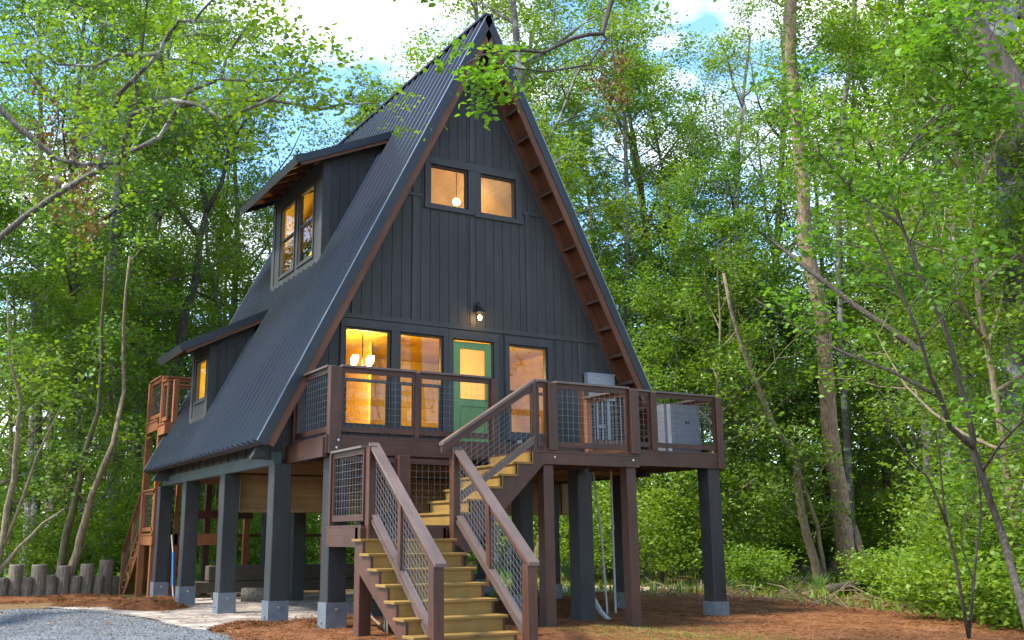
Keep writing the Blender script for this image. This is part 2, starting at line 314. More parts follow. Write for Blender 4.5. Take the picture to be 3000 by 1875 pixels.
def sheet(name, poly, z, mat, kind='structure', jit=.18, step=.5, dome=0, label=None, cat=None):
    """irregular-edged ground sheet following the terrain; poly is a world outline"""
    P = [Vector((a, b, 0)) for a, b in poly]; E = []
    for k in range(len(P)):
        a, b = P[k], P[(k+1) % len(P)]; n = max(1, int((b-a).length/step))
        for t in range(n):
            q = a.lerp(b, t/n); E.append(Vector((q.x+rnd.uniform(-jit, jit), q.y+rnd.uniform(-jit, jit), 0)))
    bm = bmesh.new(); vs = [bm.verts.new((q.x, q.y, 0)) for q in E]; fc = bm.faces.new(vs)
    bmesh.ops.triangulate(bm, faces=[fc]);
    for _ in range(4):
        es = [e for e in bm.edges if e.calc_length() > .9]
        if es: bmesh.ops.subdivide_edges(bm, edges=es, cuts=1); bmesh.ops.triangulate(bm, faces=bm.faces[:])
    cx = sum(q.x for q in E)/len(E); cy = sum(q.y for q in E)/len(E)
    bd = set(v for e in bm.edges if len(e.link_faces) < 2 for v in e.verts)
    for v in bm.verts:
        v.co.z = hgt(v.co.x, v.co.y)+z+(.012 if v not in bd else -.01)
        if dome and v not in bd:
            d = min(math.hypot(v.co.x-q.x, v.co.y-q.y) for q in E); v.co.z += dome*min(1, d/.9)*(.8+.3*math.sin(v.co.x*5)*math.sin(v.co.y*4))
    for f_ in bm.faces:
        f_.smooth = True
        if f_.normal.z < 0: f_.normal_flip()
    me = bpy.data.meshes.new(name); bm.to_mesh(me); bm.free(); me.materials.append(mat)
    o = bpy.data.objects.new(name, me); COL.objects.link(o); tag(o, label, cat, kind=kind); return o
sheet('gravel_drive', [(-30, -14), (-3.2, -12), (-4.3, -5), (-4.9, -1.9), (-5.2, .4), (-5.4, 3.4), (-5.9, 5.6), (-7.0, 6.4), (-14, 4), (-30, 0)], .018, M['gravel'])
sheet('paved_patio', [(-5.2, -.3), (-3.8, .4), (-2.6, 1.0), (.5, 2.2), (3.4, 4.2), (2.5, 8.4), (-3.0, 8.3), (-4.5, 8.2), (-5.0, 6.7), (-6.6, 6.9), (-6.0, 5.3), (-5.4, 3.0)], .034, M['paver'], jit=.1)
sheet('pine_straw_bed', [(-5.3, -2.1), (-4.9, -.8), (-4.2, .1), (-2.6, .8), (.6, 2.0), (3.6, 3.9), (6.2, 4.2), (8.2, 1.5), (8.0, -1.6), (7.2, -4.2), (6.2, -6.3), (5.0, -9), (2, -14), (-2.6, -13.5), (-4.1, -6.0), (-4.9, -3)], .05, M['straw_ground'], dome=.03)
sheet('sandy_track', [(4.2, 6.2), (8.0, 5.6), (12.6, 6.4), (19, 8.6), (20, 11), (12, 9.6), (6, 8.4)], .03, M['sand'])

# strands lying on the ground as one mass
def blades(name, region, n, ln, wd, mat, label, cat, up=.15, zf=None, seed=1):
    r = np.random.default_rng(seed); V = []; 
    pts = []
    while len(pts) < n:
        p = region(r)
        if p is not None: pts.append(p)
    P = np.array(pts); a = r.uniform(0, 2*np.pi, n); u = r.uniform(-.03, up, n); l = ln*r.uniform(.6, 1.4, n)
    D = np.stack([np.cos(a)*np.cos(u*2), np.sin(a)*np.cos(u*2), np.sin(u*2)], 1); Sd = np.stack([-np.sin(a), np.cos(a), r.uniform(-.4, .4, n)], 1)*wd
    b0 = P-D*(l/2)[:, None]*(1 if up < .5 else 0); b1 = b0+D*l[:, None]
    V = np.stack([b0-Sd, b0+Sd, b1], 1).reshape(-1, 3); F = np.arange(3*n).reshape(-1, 3)
    me = bpy.data.meshes.new(name); me.vertices.add(3*n); me.vertices.foreach_set('co', V.astype(np.float32).ravel())
    me.loops.add(3*n); me.loops.foreach_set('vertex_index', F.ravel().astype(np.int32)); me.polygons.add(n)
    me.polygons.foreach_set('loop_start', np.arange(0, 3*n, 3, dtype=np.int32)); me.polygons.foreach_set('loop_total', np.full(n, 3, dtype=np.int32)); me.update()
    me.materials.append(mat); o = bpy.data.objects.new(name, me); COL.objects.link(o); return tag(o, label, cat, kind='stuff')
def inpoly(x, y, P):
    c_ = False
    for k in range(len(P)):
        x1, y1 = P[k]; x2, y2 = P[k-1]
        if (y1 > y) != (y2 > y) and x < (x2-x1)*(y-y1)/(y2-y1)+x1: c_ = not c_
    return c_
BED = [(-5.2, -2.0), (-4.9, -.9), (-4.2, .0), (-2.6, .7), (.6, 1.9), (3.6, 3.8), (6.2, 4.4), (8.4, 1.5), (8.2, -1.8), (7.4, -4.4), (6.2, -7), (3, -9), (-1, -9), (-4.2, -6), (-4.9, -3)]
def bedreg(r):
    x, y = r.uniform(-5.3, 8.4), r.uniform(-9, 4.4)
    return (x, y, hgt(x, y)+.055+r.uniform(0, .045)) if inpoly(x, y, BED) else None
blades('pine_straw', bedreg, 70000, .21, .0075, M['straw'], 'orange brown pine needles scattered over the bed around the stairs', 'pine straw', seed=3)
GR = [(-11, -6), (-4.4, -4.6), (-5.0, -1.9), (-5.3, .4), (-5.5, 3.4), (-6.0, 5.5), (-7.2, 6.2), (-12, 4.6)]
def gravreg(r):
    x, y = r.uniform(-12, -4.4), r.uniform(-6, 6.3); return (x, y, .045+r.uniform(0, .006)) if inpoly(x, y, GR) else None
M['stone'] = leafmat('loose stone chips', [(.10, .106, .116), (.145, .153, .168), (.20, .208, .224), (.31, .31, .31)], .0, .04)
blades('gravel_stones', gravreg, 70000, .026, .010, M['stone'], 'loose blue grey stone chips covering the drive', 'gravel', up=.3, seed=21)
MOUNDS = [(-5.35, 7.2, 1.0, 1.6, .12), (-4.75, 5.3, .8, 1.3, .17), (-4.2, 6.9, .7, 1.2, .12), (-8.0, 9.4, 3.0, .8, .12), (-5.6, 9.5, 1.2, .6, .1), (-3.6, -.9, .9, .9, .12), (-4.4, -.4, .6, .6, .1)]
def moundreg(r):
    k = MOUNDS[r.integers(len(MOUNDS))]; a = r.uniform(0, 6.283); q = math.sqrt(r.uniform()); x = k[0]+math.cos(a)*q*k[2]; y = k[1]+math.sin(a)*q*k[3]
    return (x, y, hgt(x, y)+.03+k[4]*(1-q*q)**1.2*r.uniform(.55, 1.15))
def mounds():
    mb = MB()
    for (x, y, a, b_, h) in MOUNDS:
        n = 20; rings = 5; i0 = len(mb.v)
        for k in range(rings):
            q = k/(rings-1)
            for j in range(n):
                t = j*2*math.pi/n; X = x+math.cos(t)*q*a; Y = y+math.sin(t)*q*b_; mb.v.append((X, Y, hgt(X, Y)+.02+h*(1-q*q)*(1+.2*math.sin(3*t+x))-(.03 if k == rings-1 else 0)))
        for k in range(rings-1):
            for j in range(n):
                j2 = (j+1) % n; mb.f.append((i0+k*n+j, i0+(k+1)*n+j, i0+(k+1)*n+j2, i0+k*n+j2)); mb.uv += [(0, 0)]*4
    return tag(mb.build('straw_mound_bed', M['straw_ground'], smooth=True), kind='structure')
mounds()
blades('pine_straw_mounds', moundreg, 30000, .2, .008, M['straw'], 'heaped orange pine straw along the drive edge and around the post bases', 'pine straw', up=.3, seed=4)
def grassreg(boxes):
    def f(r):
        x0, x1, y0, y1 = boxes[r.integers(len(boxes))]; x, y = r.uniform(x0, x1), r.uniform(y0, y1); return (x, y, hgt(x, y)+.02)
    return f
blades('lawn_grass', grassreg([(-3, 12, 15, 40)]), 30000, .22, .03, M['grass'], 'bright green grass of the clearing behind the cabin', 'grass', up=1.2, seed=5)
tag(sheet('lawn', [(-8, 14), (14, 15), (16, 44), (-4, 44)], .02, plain('lawn green', (.09, .22, .025), .9, 0, .3, 3)), kind='structure')
blades('front_grass', grassreg([(-.9, 2.2, -6.2, -3.35)]), 9000, .09, .008, M['grass'], 'low bright grass at the foot of the deck posts', 'grass', up=1.2, seed=6)

# ------------------------------------------------------------------ cabin
ZA, WE, ZE, YF, YR = 11.79, 4.42, 2.98, -.578, 8.27
SL = (ZA-ZE)/WE; LEN = math.hypot(ZA-ZE, WE)          # slope length
nx, nz = SL/math.hypot(SL, 1), 1/math.hypot(SL, 1)     # outward normal (right side)
def roofpt(side, s, y, off=0):     # s: distance down the slope from the ridge, off: outward
    x = s*(1/math.hypot(SL, 1)); z = ZA-s*SL/math.hypot(SL, 1)
    return Vector((side*(x+nx*off), y, z+nz*off))
cabin = thing('a_frame_cabin', 'tall black A-frame cabin on stilts with two left dormers', 'house')
UD = dict(y0=2.17, y1=5.40, x=-2.42, zb=6.95, zt=9.12, yo=.30, zr=10.0)   # upper dormer
LD = dict(y0=4.62, y1=6.04, x=-3.965, zb=3.88, zt=5.46, yo=.33, zr=6.35)  # lower dormer
def s_of_z(z): return (ZA-z)*math.hypot(SL, 1)/SL
def roof_slope(side):
    mb = MB(); mh = MB()
    pitch = .31; y = YF; bands = []
    cuts = []
    if side < 0:
        cuts = [(UD['y0'], UD['y1'], s_of_z(9.75), s_of_z(UD['zb'])), (LD['y0'], LD['y1'], s_of_z(6.25), s_of_z(LD['zb']))]
    prof = [(0, 0), (.52, 0), (.60, .065), (.76, .065), (.84, 0)]
    ys = []; k = 0
    while YF+k*pitch < YR:
        for (t, h) in prof:
            yy = YF+(k+t)*pitch
            if yy < YR: ys.append((yy, h))
        k += 1
    ys.append((YR, 0))
    def segs(yc):
        out = [(0, LEN)]
        for (a, b_, s0, s1) in cuts:
            if a < yc < b_:
                o2 = []
                for (p, q) in out:
                    if s0 > p and s1 < q: o2 += [(p, s0), (s1, q)]
                    else: o2.append((p, q))
                out = o2
        return out
    for (ya, ha), (yb, hb) in zip(ys[:-1], ys[1:]):
        for (s0, s1) in segs((ya+yb)/2):
            q = [roofpt(side, s0, ya, ha), roofpt(side, s0, yb, hb), roofpt(side, s1, yb, hb), roofpt(side, s1, ya, ha)]
            if side > 0: q = q[::-1]
            mb.poly(q, [(0, ya), (0, yb), (1, yb), (1, ya)])
    o = mb.build('roof_slope', M['roof'], cabin)
    # deck board layer below metal (red brown underside), split at the dormers
    edges = sorted(set([YF+.045, YR-.02]+[v for c_ in cuts for v in c_[:2]]))
    for ya, yb in zip(edges[:-1], edges[1:]):
        for (s0, s1) in segs((ya+yb)/2):
            mh.hexa([roofpt(side, s0+.04, ya, -.09), roofpt(side, s1-.02, ya, -.09), roofpt(side, s1-.02, yb, -.09), roofpt(side, s0+.04, yb, -.09),
                     roofpt(side, s0+.01, ya, -.008), roofpt(side, s1-.02, ya, -.008), roofpt(side, s1-.02, yb, -.008), roofpt(side, s0+.01, yb, -.008)], (0, 1, 0))
    mh.build('roof_deck', M['soffit'], cabin)
    ev = MB(); ev.hexa([roofpt(side, LEN-.02, YF, -.11), roofpt(side, LEN+.01, YF, -.11), roofpt(side, LEN+.01, YR, -.11), roofpt(side, LEN-.02, YR, -.11), roofpt(side, LEN-.02, YF, -.004), roofpt(side, LEN+.01, YF, -.004), roofpt(side, LEN+.01, YR, -.004), roofpt(side, LEN-.02, YR, -.004)], (0, 1, 0)); ev.build('eave_trim', M['trim_metal'], cabin)
    # rakes: outer dark metal trim then brown barge board
    for yy, nm in ((YF, 1), (YR, -1)):
        t = MB(); y0, y1 = (yy-.012, yy+.05) if nm > 0 else (yy-.05, yy+.012)
        t.hexa([roofpt(side, .0, y0, -.13), roofpt(side, LEN+.02, y0, -.13), roofpt(side, LEN+.02, y1, -.13), roofpt(side, .0, y1, -.13),
                roofpt(side, -.03, y0, .035), roofpt(side, LEN+.02, y0, .035), roofpt(side, LEN+.02, y1, .035), roofpt(side, -.03, y1, .035)], roofpt(side, 1, 0)-roofpt(side, 0, 0))
        t.build('rake_trim', M['trim_metal'], cabin)
        e = MB(); e.hexa([roofpt(side, .0, y0-.004, .035), roofpt(side, LEN+.02, y0-.004, .035), roofpt(side, LEN+.02, y0+.03, .035), roofpt(side, .0, y0+.03, .035),
                roofpt(side, -.03, y0-.004, .048), roofpt(side, LEN+.02, y0-.004, .048), roofpt(side, LEN+.02, y0+.03, .048), roofpt(side, -.03, y0+.03, .048)], (1, 0, 0))
        e.build('drip_edge', M['edge_metal'], cabin)
        bmb = MB(); ya, yb = (yy+.004, yy+.042) if nm > 0 else (yy-.042, yy-.004)
        bmb.hexa([roofpt(side, .25, ya, -.26), roofpt(side, LEN-.02, ya, -.26), roofpt(side, LEN-.02, yb, -.26), roofpt(side, .25, yb, -.26),
                roofpt(side, .13, ya, -.131), roofpt(side, LEN-.02, ya, -.131), roofpt(side, LEN-.02, yb, -.131), roofpt(side, .13, yb, -.131)], roofpt(side, 1, 0)-roofpt(side, 0, 0))
        bb = bmb.build('barge_board', M['soffit'], cabin)
        if nm > 0:
            ib = MB(); ib.hexa([roofpt(side, .28, -.065, -.27), roofpt(side, LEN-.15, -.065, -.27), roofpt(side, LEN-.15, -.025, -.27), roofpt(side, .28, -.025, -.27),
                roofpt(side, .2, -.065, -.092), roofpt(side, LEN-.15, -.065, -.092), roofpt(side, LEN-.15, -.025, -.092), roofpt(side, .2, -.025, -.092)], roofpt(side, 1, 0)-roofpt(side, 0, 0))
            ib.build('ledger_board', M['soffit'], bb)
            s = .75
            while s < LEN-.1:
                q = MB(); q.hexa([roofpt(side, s, YF+.045, -.25), roofpt(side, s+.04, YF+.045, -.25), roofpt(side, s+.04, -.068, -.25), roofpt(side, s, -.068, -.25),
                    roofpt(side, s, YF+.045, -.093), roofpt(side, s+.04, YF+.045, -.093), roofpt(side, s+.04, -.068, -.093), roofpt(side, s, -.068, -.093)], (0, 1, 0))
                q.build('lookout', M['brown_top'], bb); s += .605
    return o
roof_slope(-1); roof_slope(1)
MB().bar((0, YF-.03, ZA+.02), (0, YR+.03, ZA+.02), .2, .05).build('ridge_cap', M['trim_metal'], cabin)

# gable walls made of boards with real grooves, around real openings
HW = lambda z: (ZA-z)/SL-.165      # half width of the gable at height z
DW = dict(d=(-.50, .345, 3.0, 5.10))
OPEN = [(-2.74, -1.82, 3.34, 5.16), (-1.65, -.73, 3.34, 5.16), (-.535, .38, 2.9, 5.14), (.72, 1.64, 3.34, 5.14), (-1.03, -.18, 7.76, 8.60), (.10, .935, 7.74, 8.59)]
def gable(yf, yb, z0, holes, mb, gap=.0, board=.203, ox=0.0, apex=None):
    xs = set([0.0]); hw = HW(z0); top = ZA-.165*SL
    k = -60
    while k < 60:
        x = ox+k*board
        if -hw < x < hw: xs.add(round(x, 4))
        k += 1
    for h in holes: xs.add(h[0]); xs.add(h[1])
    xs = sorted(list(xs)+[-hw, hw]); grooves = set(round(ox+k*board, 4) for k in range(-60, 60))
    for a, b_ in zip(xs[:-1], xs[1:]):
        if b_-a < .004: continue
        ga = gap if round(a, 4) in grooves else 0; gb = gap if round(b_, 4) in grooves else 0
        A, B = a+ga, b_-gb
        if B-A < .004: continue
        zt = lambda x: ZA-SL*(abs(x)+.165)
        cuts = sorted([(h[2], h[3]) for h in holes if h[0] <= a+1e-4 and h[1] >= b_-1e-4])
        z = z0; segs = []
        for (p, q) in cuts:
            if p > z: segs.append((z, p))
            z = q
        segs.append((z, None))
        for (p, q) in segs:
            if q is None:
                ta, tb = zt(A), zt(B)
                if ta <= p+.01 and tb <= p+.01: continue
                pts = [(A, p), (B, p), (B, max(tb, p+.001)), (A, max(ta, p+.001))]
            else: pts = [(A, p), (B, p), (B, q), (A, q)]
            mb.prism(pts, 1, yf, yb)
    return mb
fw_ = gable(0, .02, 2.72, OPEN, MB(), gap=.005).build('front_wall', M['siding'], cabin)
gable(.02, .12, 2.72, OPEN, MB(), board=9).build('wall_sheathing', M['siding'], fw_)
gable(YR-.75, YR-.6, 2.72, [], MB(), board=.203).build('rear_wall', M['siding'], cabin)
T = MB()    # battens and bands on the gable
def bat(x, z0, z1): T.box(x-.045, x+.045, -.02, -.001, z0, z1)
for x in (-2.58, -1.36, -.10, 1.20, 2.42):
    zt = ZA-SL*(abs(x)+.2)
    for a, b_ in ((5.42, 7.88), (7.95, 20)):
        if abs(x) < 1.25 and a > 7: continue
        e = min(b_, zt)
        if abs(x) < 1.1 and b_ < 8: e = 7.60
        if e > a: bat(x, a, e)
bat(-.10, 8.80, 10.9); bat(2.42, 2.9, 5.32); bat(3.3, 2.9, 4.9)
T.box(-2.98, -1.30, -.024, -.001, 5.33, 5.42); T.box(-1.30, 3.06, -.024, -.001, 5.33, 5.42)
T.box(-1.75, -1.19, -.024, -.001, 7.875, 7.945); T.box(1.10, 1.72, -.024, -.001, 7.875, 7.945)
for s_ in (-1, 1):     # sloping frieze boards
    a = ZA-.165*SL-.15; T.prism([(s_*0.02, a), (s_*0.02, a-.42), (s_*(HW(2.75)-.21), 2.75), (s_*(HW(2.75)-.005), 2.75)], 1, -.022, -.002)
T.build('battens', M['siding_trim'], cabin)
def glazed(x0, x1, z0, z1, sash=None, y=0, kind='window', tr=.09, top=.13, cas=True, jl=None, jr=None):
    """framed window in the front gable: casing, frame, panes"""
    w_ = MB(); jl = tr if jl is None else jl; jr = tr if jr is None else jr
    if cas:
        w_.box(x0-jl, x0, -.03, .1, z0, z1); w_.box(x1, x1+jr, -.03, .1, z0, z1)
        w_.box(x0-jl-.0, x1+jr+.0, -.036, .1, z1, z1+top); w_.box(x0-jl-.01, x1+jr+.01, -.042, .1, z0-tr, z0)
    f_ = .038
    w_.box(x0, x0+f_, .02, .10, z0, z1); w_.box(x1-f_, x1, .02, .10, z0, z1); w_.box(x0+f_, x1-f_, .02, .10, z1-f_, z1); w_.box(x0+f_, x1-f_, .02, .10, z0, z0+f_)
    if sash:
        w_.box(x0+f_, x1-f_, .03, .095, sash-.025, sash+.025)
        w_.box(x0+f_, x0+f_+.03, .03, .07, z0+f_, sash-.025); w_.box(x1-f_-.03, x1-f_, .03, .07, z0+f_, sash-.025); w_.box(x0+f_+.03, x1-f_-.03, .03, .07, z0+f_, z0+f_+.04)
    o = w_.build('window', M['siding_trim'], cabin)
    if sash:
        MB().box(x0+f_, x1-f_, .075, .079, sash+.025, z1-f_).build('pane', M['glass'], o)
        MB().box(x0+f_, x1-f_, .055, .059, z0+f_, sash-.025).build('pane', M['glass'], o)
    else: MB().box(x0+f_, x1-f_, .06, .064, z0+f_, z1-f_).build('pane', M['glass'], o)
    return o
glazed(*OPEN[0], sash=4.20, top=.15, jr=.084); glazed(*OPEN[1], sash=4.20, top=.15, jl=.084, jr=.09); glazed(*OPEN[3], sash=4.20, top=.15)
glazed(*OPEN[4], top=.15, jr=.139, jl=.12); glazed(*OPEN[5], top=.16, jl=.139, jr=.14)
# door
dx0, dx1 = -.50, .345
dr = MB(); D0 = 3.03; D1 = 5.10; gx0, gx1, gz0, gz1 = dx0+.13, dx1-.13, 4.0, 4.965
dr.box(dx0, gx0, .03, .075, D0, D1); dr.box(gx1, dx1, .03, .075, D0, D1); dr.box(gx0, gx1, .03, .075, gz1, D1); dr.box(gx0, gx1, .03, .075, 3.86, gz0); dr.box(gx0, gx1, .03, .075, D0, 3.20)
dr.box(gx0, gx1, .05, .075, 3.20, 3.86)
for k in range(1): dr.box(gx0+.05, gx1-.05, .036, .05, 3.26, 3.80)
dr.box(gx0, gx0+.02, .022, .03, gz0, gz1); dr.box(gx1-.02, gx1, .022, .03, gz0, gz1); dr.box(gx0, gx1, .022, .03, gz1, gz1+.02); dr.box(gx0, gx1, .022, .03, gz0-.02, gz0)
door = dr.build('door', M['green'], cabin)
MB().box(gx0, gx1, .05, .055, gz0, gz1).build('pane', M['glass'], door)
hb = MB(); hb.tube([(dx1-.06, .03, 3.98), (dx1-.06, -.03, 3.98), (dx1-.16, -.03, 3.98)], .012, 8); hb.box(dx1-.085, dx1-.035, .018, .03, 3.86, 4.08); hb.build('handle', M['black'], door)
dc = MB(); dc.box(dx0-.035-.10, dx0-.035, -.03, .1, 2.9, 5.14); dc.box(dx1+.035, dx1+.135, -.03, .1, 2.9, 5.14); dc.box(dx0-.135, dx1+.135, -.036, .1, 5.14, 5.30)
dc.box(dx0-.035, dx0-.002, .01, .1, 2.9, 5.14); dc.box(dx1+.002, dx1+.035, .01, .1, 2.9, 5.14)
dc.build('door_frame', M['siding_trim'], cabin)
MB().box(dx0-.03, dx1+.03, -.06, .1, 2.99, 3.03).build('threshold', M['green'], cabin)

# side skirts, beams, floor
for s_ in (-1, 1):
    k = MB(); X = 3.98
    z0 = 2.84; zt = ZA-SL*(X+.1)
    for j in range(14):
        ya = .02+j*.545; k.box(*sorted((s_*X, s_*(X-.03))), ya+.004, min(ya+.541, YR-.62), z0, 3.55)
    for j in range(15): k.box(*sorted((s_*(X+.02), s_*X)), .02+j*.545-.03, .02+j*.545+.03, z0, 3.5)
    k.build('side_skirt', M['siding'], cabin)
    MB().box(*sorted((s_*(X+.045), s_*(X-.09))), -.14, YR-.2, 2.63, 2.838).build('side_beam', M['beam_paint'], cabin)
fl = MB(); fl.box(-3.9, 3.9, .02, YR-.62, 2.92, 2.99); fl.build('floor', M['ply'], cabin)
jo = MB()
for j in range(20): jo.box(-3.87, 3.87, .15+j*.38, .19+j*.38, 2.66, 2.92)
jo.build('floor_joists', M['ply'], cabin)
# stilts with grey base sleeves
def stilt(x0, x1, y0, y1, zb, zt, sleeve=.42, parent=None, mat='post_paint'):
    zb = min(zb, hgt((x0+x1)/2, (y0+y1)/2))
    s_ = MB().box(x0, x1, y0, y1, zb-.1, zt).build('stilt', M[mat], parent or cabin, bevel=.012)
    if sleeve:
        sl = MB().box(x0-.018, x1+.018, y0-.018, y1+.018, zb-.1, zb+sleeve); sl.build('base_sleeve', M['sleeve'], s_)
        xc = (x0+x1)/2
        MB().tube([(xc, y0-.018, zb+sleeve-.1), (xc, y0-.045, zb+sleeve-.1)],   .022, 8).build('bolt', M['steel'], s_); MB().tube([(x0-.018, (y0+y1)/2, zb+.17), (x0-.04, (y0+y1)/2, zb+.17)], .02, 8).build('bolt', M['steel'], s_)
    return s_
for y in (-.26, 2.70, 5.70, 8.2): stilt(-4.05, -3.74, y, y+.31, 0, 2.63, .42)
for y in (.2, 2.9, 5.9, 8.0): stilt(1.05, 1.36, y, y+.31, 0, 2.66, .40); 
for y in (.2, 2.9, 5.9, 8.0): stilt(3.50, 3.80, y, y+.3, 0, 2.66, .40)
for y in (5.9, 8.0): stilt(-1.5, -1.2, y, y+.3, 0, 2.66, 0)
# plywood utility enclosure hanging under the floor
u = MB(); u.box(-3.62, 4.3, 3.0, 3.02, 1.99, 2.64); u.box(-3.62, -3.60, 3.02, 4.6, 1.99, 2.64); u.box(-3.64, 4.32, 2.96, 3.0, 1.93, 1.985)
for x in (-3.66, 1.8, 3.0, 3.9): u.box(x, x+.05, 2.93, 2.965, 1.93, 2.66)
u.box(-3.60, 4.3, 3.02, 4.6, 1.95, 1.985)
u.build('utility_enclosure', M['ply'], cabin)

# dormers on the left slope
def dormer(D, wins):
    y0, y1, x, zb, zt = D['y0'], D['y1'], D['x'], D['zb'], D['zt']
    xr = lambda z: -(ZA-z)/SL
    root = MB()                       # face wall with openings, board cladding on the cheeks
    holes = wins; ys = sorted(set([y0, y1]+[h for w_ in holes for h in w_[:2]]))
    for a, b_ in zip(ys[:-1], ys[1:]):
        hs = [w_ for w_ in holes if w_[0] <= a and w_[1] >= b_]; z = zb-.05
        for h in hs: root.box(x, x+.09, a, b_, z, h[2]); z = h[3]
        root.box(x, x+.09, a, b_, z, zt+.12)
    for yy, s_ in ((y0, 1), (y1, -1)):          # triangular cheeks
        ya, yb = (yy, yy+.06) if s_ > 0 else (yy-.06, yy)
        root.prism([(x+.09, zb-.05), (x+.09, zt+.12), (xr(D['zr'])+.1, D['zr']-.02), (xr(D['zr'])+.25, D['zr']-.3)], 1, ya, yb)
    dm = root.build('dormer', M['siding'], cabin)
    tb = MB()
    w = .16
    tb.box(x-.02, x, y0-.015, y0+w, zb-.05, zt+.06); tb.box(x-.02, x, y1-w, y1+.015, zb-.05, zt+.06)
    tb.box(x-.02, x+w, y0-.02, y0, zb+.0, zt+.05)
    tb.box(x-.022, x-.001, y0+w, y1-w, zb-.04, zb+.13); tb.box(x-.022, x-.001, y0+w, y1-w, zt-.12, zt+.06)
    d = Vector((xr(D['zr']), 0, D['zr'])) - Vector((x, 0, zt)); d.normalize()
    tb.bar((x+.16, y0-.01, zt-.02), (x+.16+d.x*(abs(x)-abs(xr(D['zr']))-.35)/max(d.x, .1), y0-.01, zt-.02+d.z*(abs(x)-abs(xr(D['zr']))-.35)/max(d.x, .1)), .02, .14)
    tb.build('corner_trim', M['siding_trim'], dm)
    for yb in np.arange(y0+.1, y1, 9): pass
    cb = MB()
    for k in range(1, 6):
        xx = x+.16+k*.2
        zl = ZA+SL*xx+.04; zu = zt+(xx-x)*d.z/d.x-.06
        if zu > zl+.1: cb.box(xx-.004, xx+.004, y0-.006, y0-.001, zl, zu)
    cb.build('cheek_joints', M['black'], dm)
    fl_ = MB(); fl_.bar(Vector((x-.04, y0-.05, zb-.05)), Vector((x-.04, y1+.05, zb-.05)), .1, .012, (-nx, 0, nz)); fl_.build('flashing', M['edge_metal'], dm)
    for w_ in wins:
        a, b_, p, q, sash = w_
        fr = MB(); f_ = .05
        for (A, B, C_, D_) in ((a, a+f_, p, q), (b_-f_, b_, p, q), (a+f_, b_-f_, q-f_, q), (a+f_, b_-f_, p, p+f_)): fr.box(x+.0, x+.07, A, B, C_, D_)
        for (A, B, C_, D_) in ((a-.05, a, p-.05, q+.05), (b_, b_+.05, p-.05, q+.05), (a, b_, q, q+.05), (a, b_, p-.05, p)): fr.box(x-.028, x+.0, A, B, C_, D_)
        if sash: fr.box(x+.005, x+.06, a+f_, b_-f_, sash-.025, sash+.025); 
        if sash: fr.box(x+.01, x+.04, a+f_, a+f_+.03, p+f_, sash-.025); fr.box(x+.01, x+.04, b_-f_-.03, b_-f_, p+f_, sash-.025)
        fr.build('window_frame', M['siding_trim'], dm)
        MB().box(x+.045, x+.049, a+f_, b_-f_, p+f_, q-f_).build('window_pane', M['glass'], dm)
    # shed roof: metal sheet, dark fascia, brown soffit with rafters
    yo = D['yo']; e = D['eave']; top = Vector((xr(D['zr'])+.02, 0, D['zr']))
    A = Vector((e[0], 0, e[1])); dd = (top-A).normalized(); nn = Vector((-dd.z, 0, dd.x))
    r1 = MB(); pr = [(0, 0), (.38, 0), (.50, .03), (.78, .03), (.90, 0)]; yy = y0-yo; pts = []
    k = 0
    while y0-yo+k*.215 < y1+yo:
        for t, h in pr:
            q = y0-yo+(k+t)*.215
            if q < y1+yo: pts.append((q, h))
        k += 1
    pts.append((y1+yo, 0))
    for (p, hp), (q, hq) in zip(pts[:-1], pts[1:]):
        V = [A+nn*hp, A+nn*hq, top+nn*hq, top+nn*hp]
        V = [Vector((V[0].x, p, V[0].z)), Vector((V[1].x, q, V[1].z)), Vector((V[2].x, q, V[2].z)), Vector((V[3].x, p, V[3].z))]
        r1.poly([V[0], V[3], V[2], V[1]], [(0, p), (1, p), (1, q), (0, q)])
    r1.build('dormer_roof', M['roof'], dm)
    fs = MB(); Am = A+Vector((.0, 0, 0)); 
    def P(o, y, n_): v = A+dd*o+nn*n_; return Vector((v.x, y, v.z))
    Lr = (top-A).length
    fs.hexa([P(0, y0-yo+.02, -.05), P(Lr, y0-yo+.02, -.05), P(Lr, y1+yo-.02, -.05), P(0, y1+yo-.02, -.05), P(0, y0-yo+.02, -.004), P(Lr, y0-yo+.02, -.004), P(Lr, y1+yo-.02, -.004), P(0, y1+yo-.02, -.004)], (1, 0, 0))
    fs.build('dormer_soffit', M['black'], dm)
    il = MB(); xo = (x+.12-e[0])/dd.x
    il.hexa([P(xo, y0+.07, -.10), P(Lr, y0+.07, -.10), P(Lr, y1-.07, -.10), P(xo, y1-.07, -.10), P(xo, y0+.07, -.052), P(Lr, y0+.07, -.052), P(Lr, y1-.07, -.052), P(xo, y1-.07, -.052)], (1, 0, 0))
    for ya in (y0+.061, y1-.075): il.prism([(x+.1, zb), (x+.1, zt+.05), (xr(D['zr'])-.1, D['zr']-.2), (xr(D['zr']), D['zr']-.5)], 1, ya, ya+.012)
    il.build('dormer_lining', M['interior_wood'], dm)
    fc = MB()
    for ya in (y0-yo, y1+yo-.02): fc.hexa([P(-.01, ya, -.13), P(Lr-.05, ya, -.13), P(Lr-.05, ya+.02, -.13), P(-.01, ya+.02, -.13), P(-.01, ya, .022), P(Lr, ya, .022), P(Lr, ya+.02, .022), P(-.01, ya+.02, .022)], (1, 0, 0))
    fc.hexa([P(-.03, y0-yo, -.15), P(-.01, y0-yo, -.15), P(-.01, y1+yo, -.15), P(-.03, y1+yo, -.15), P(-.03, y0-yo, .0), P(-.01, y0-yo, .0), P(-.01, y1+yo, .0), P(-.03, y1+yo, .0)], (0, 1, 0))
    fc.build('fascia', M['trim_metal'], dm)
    sb = MB()
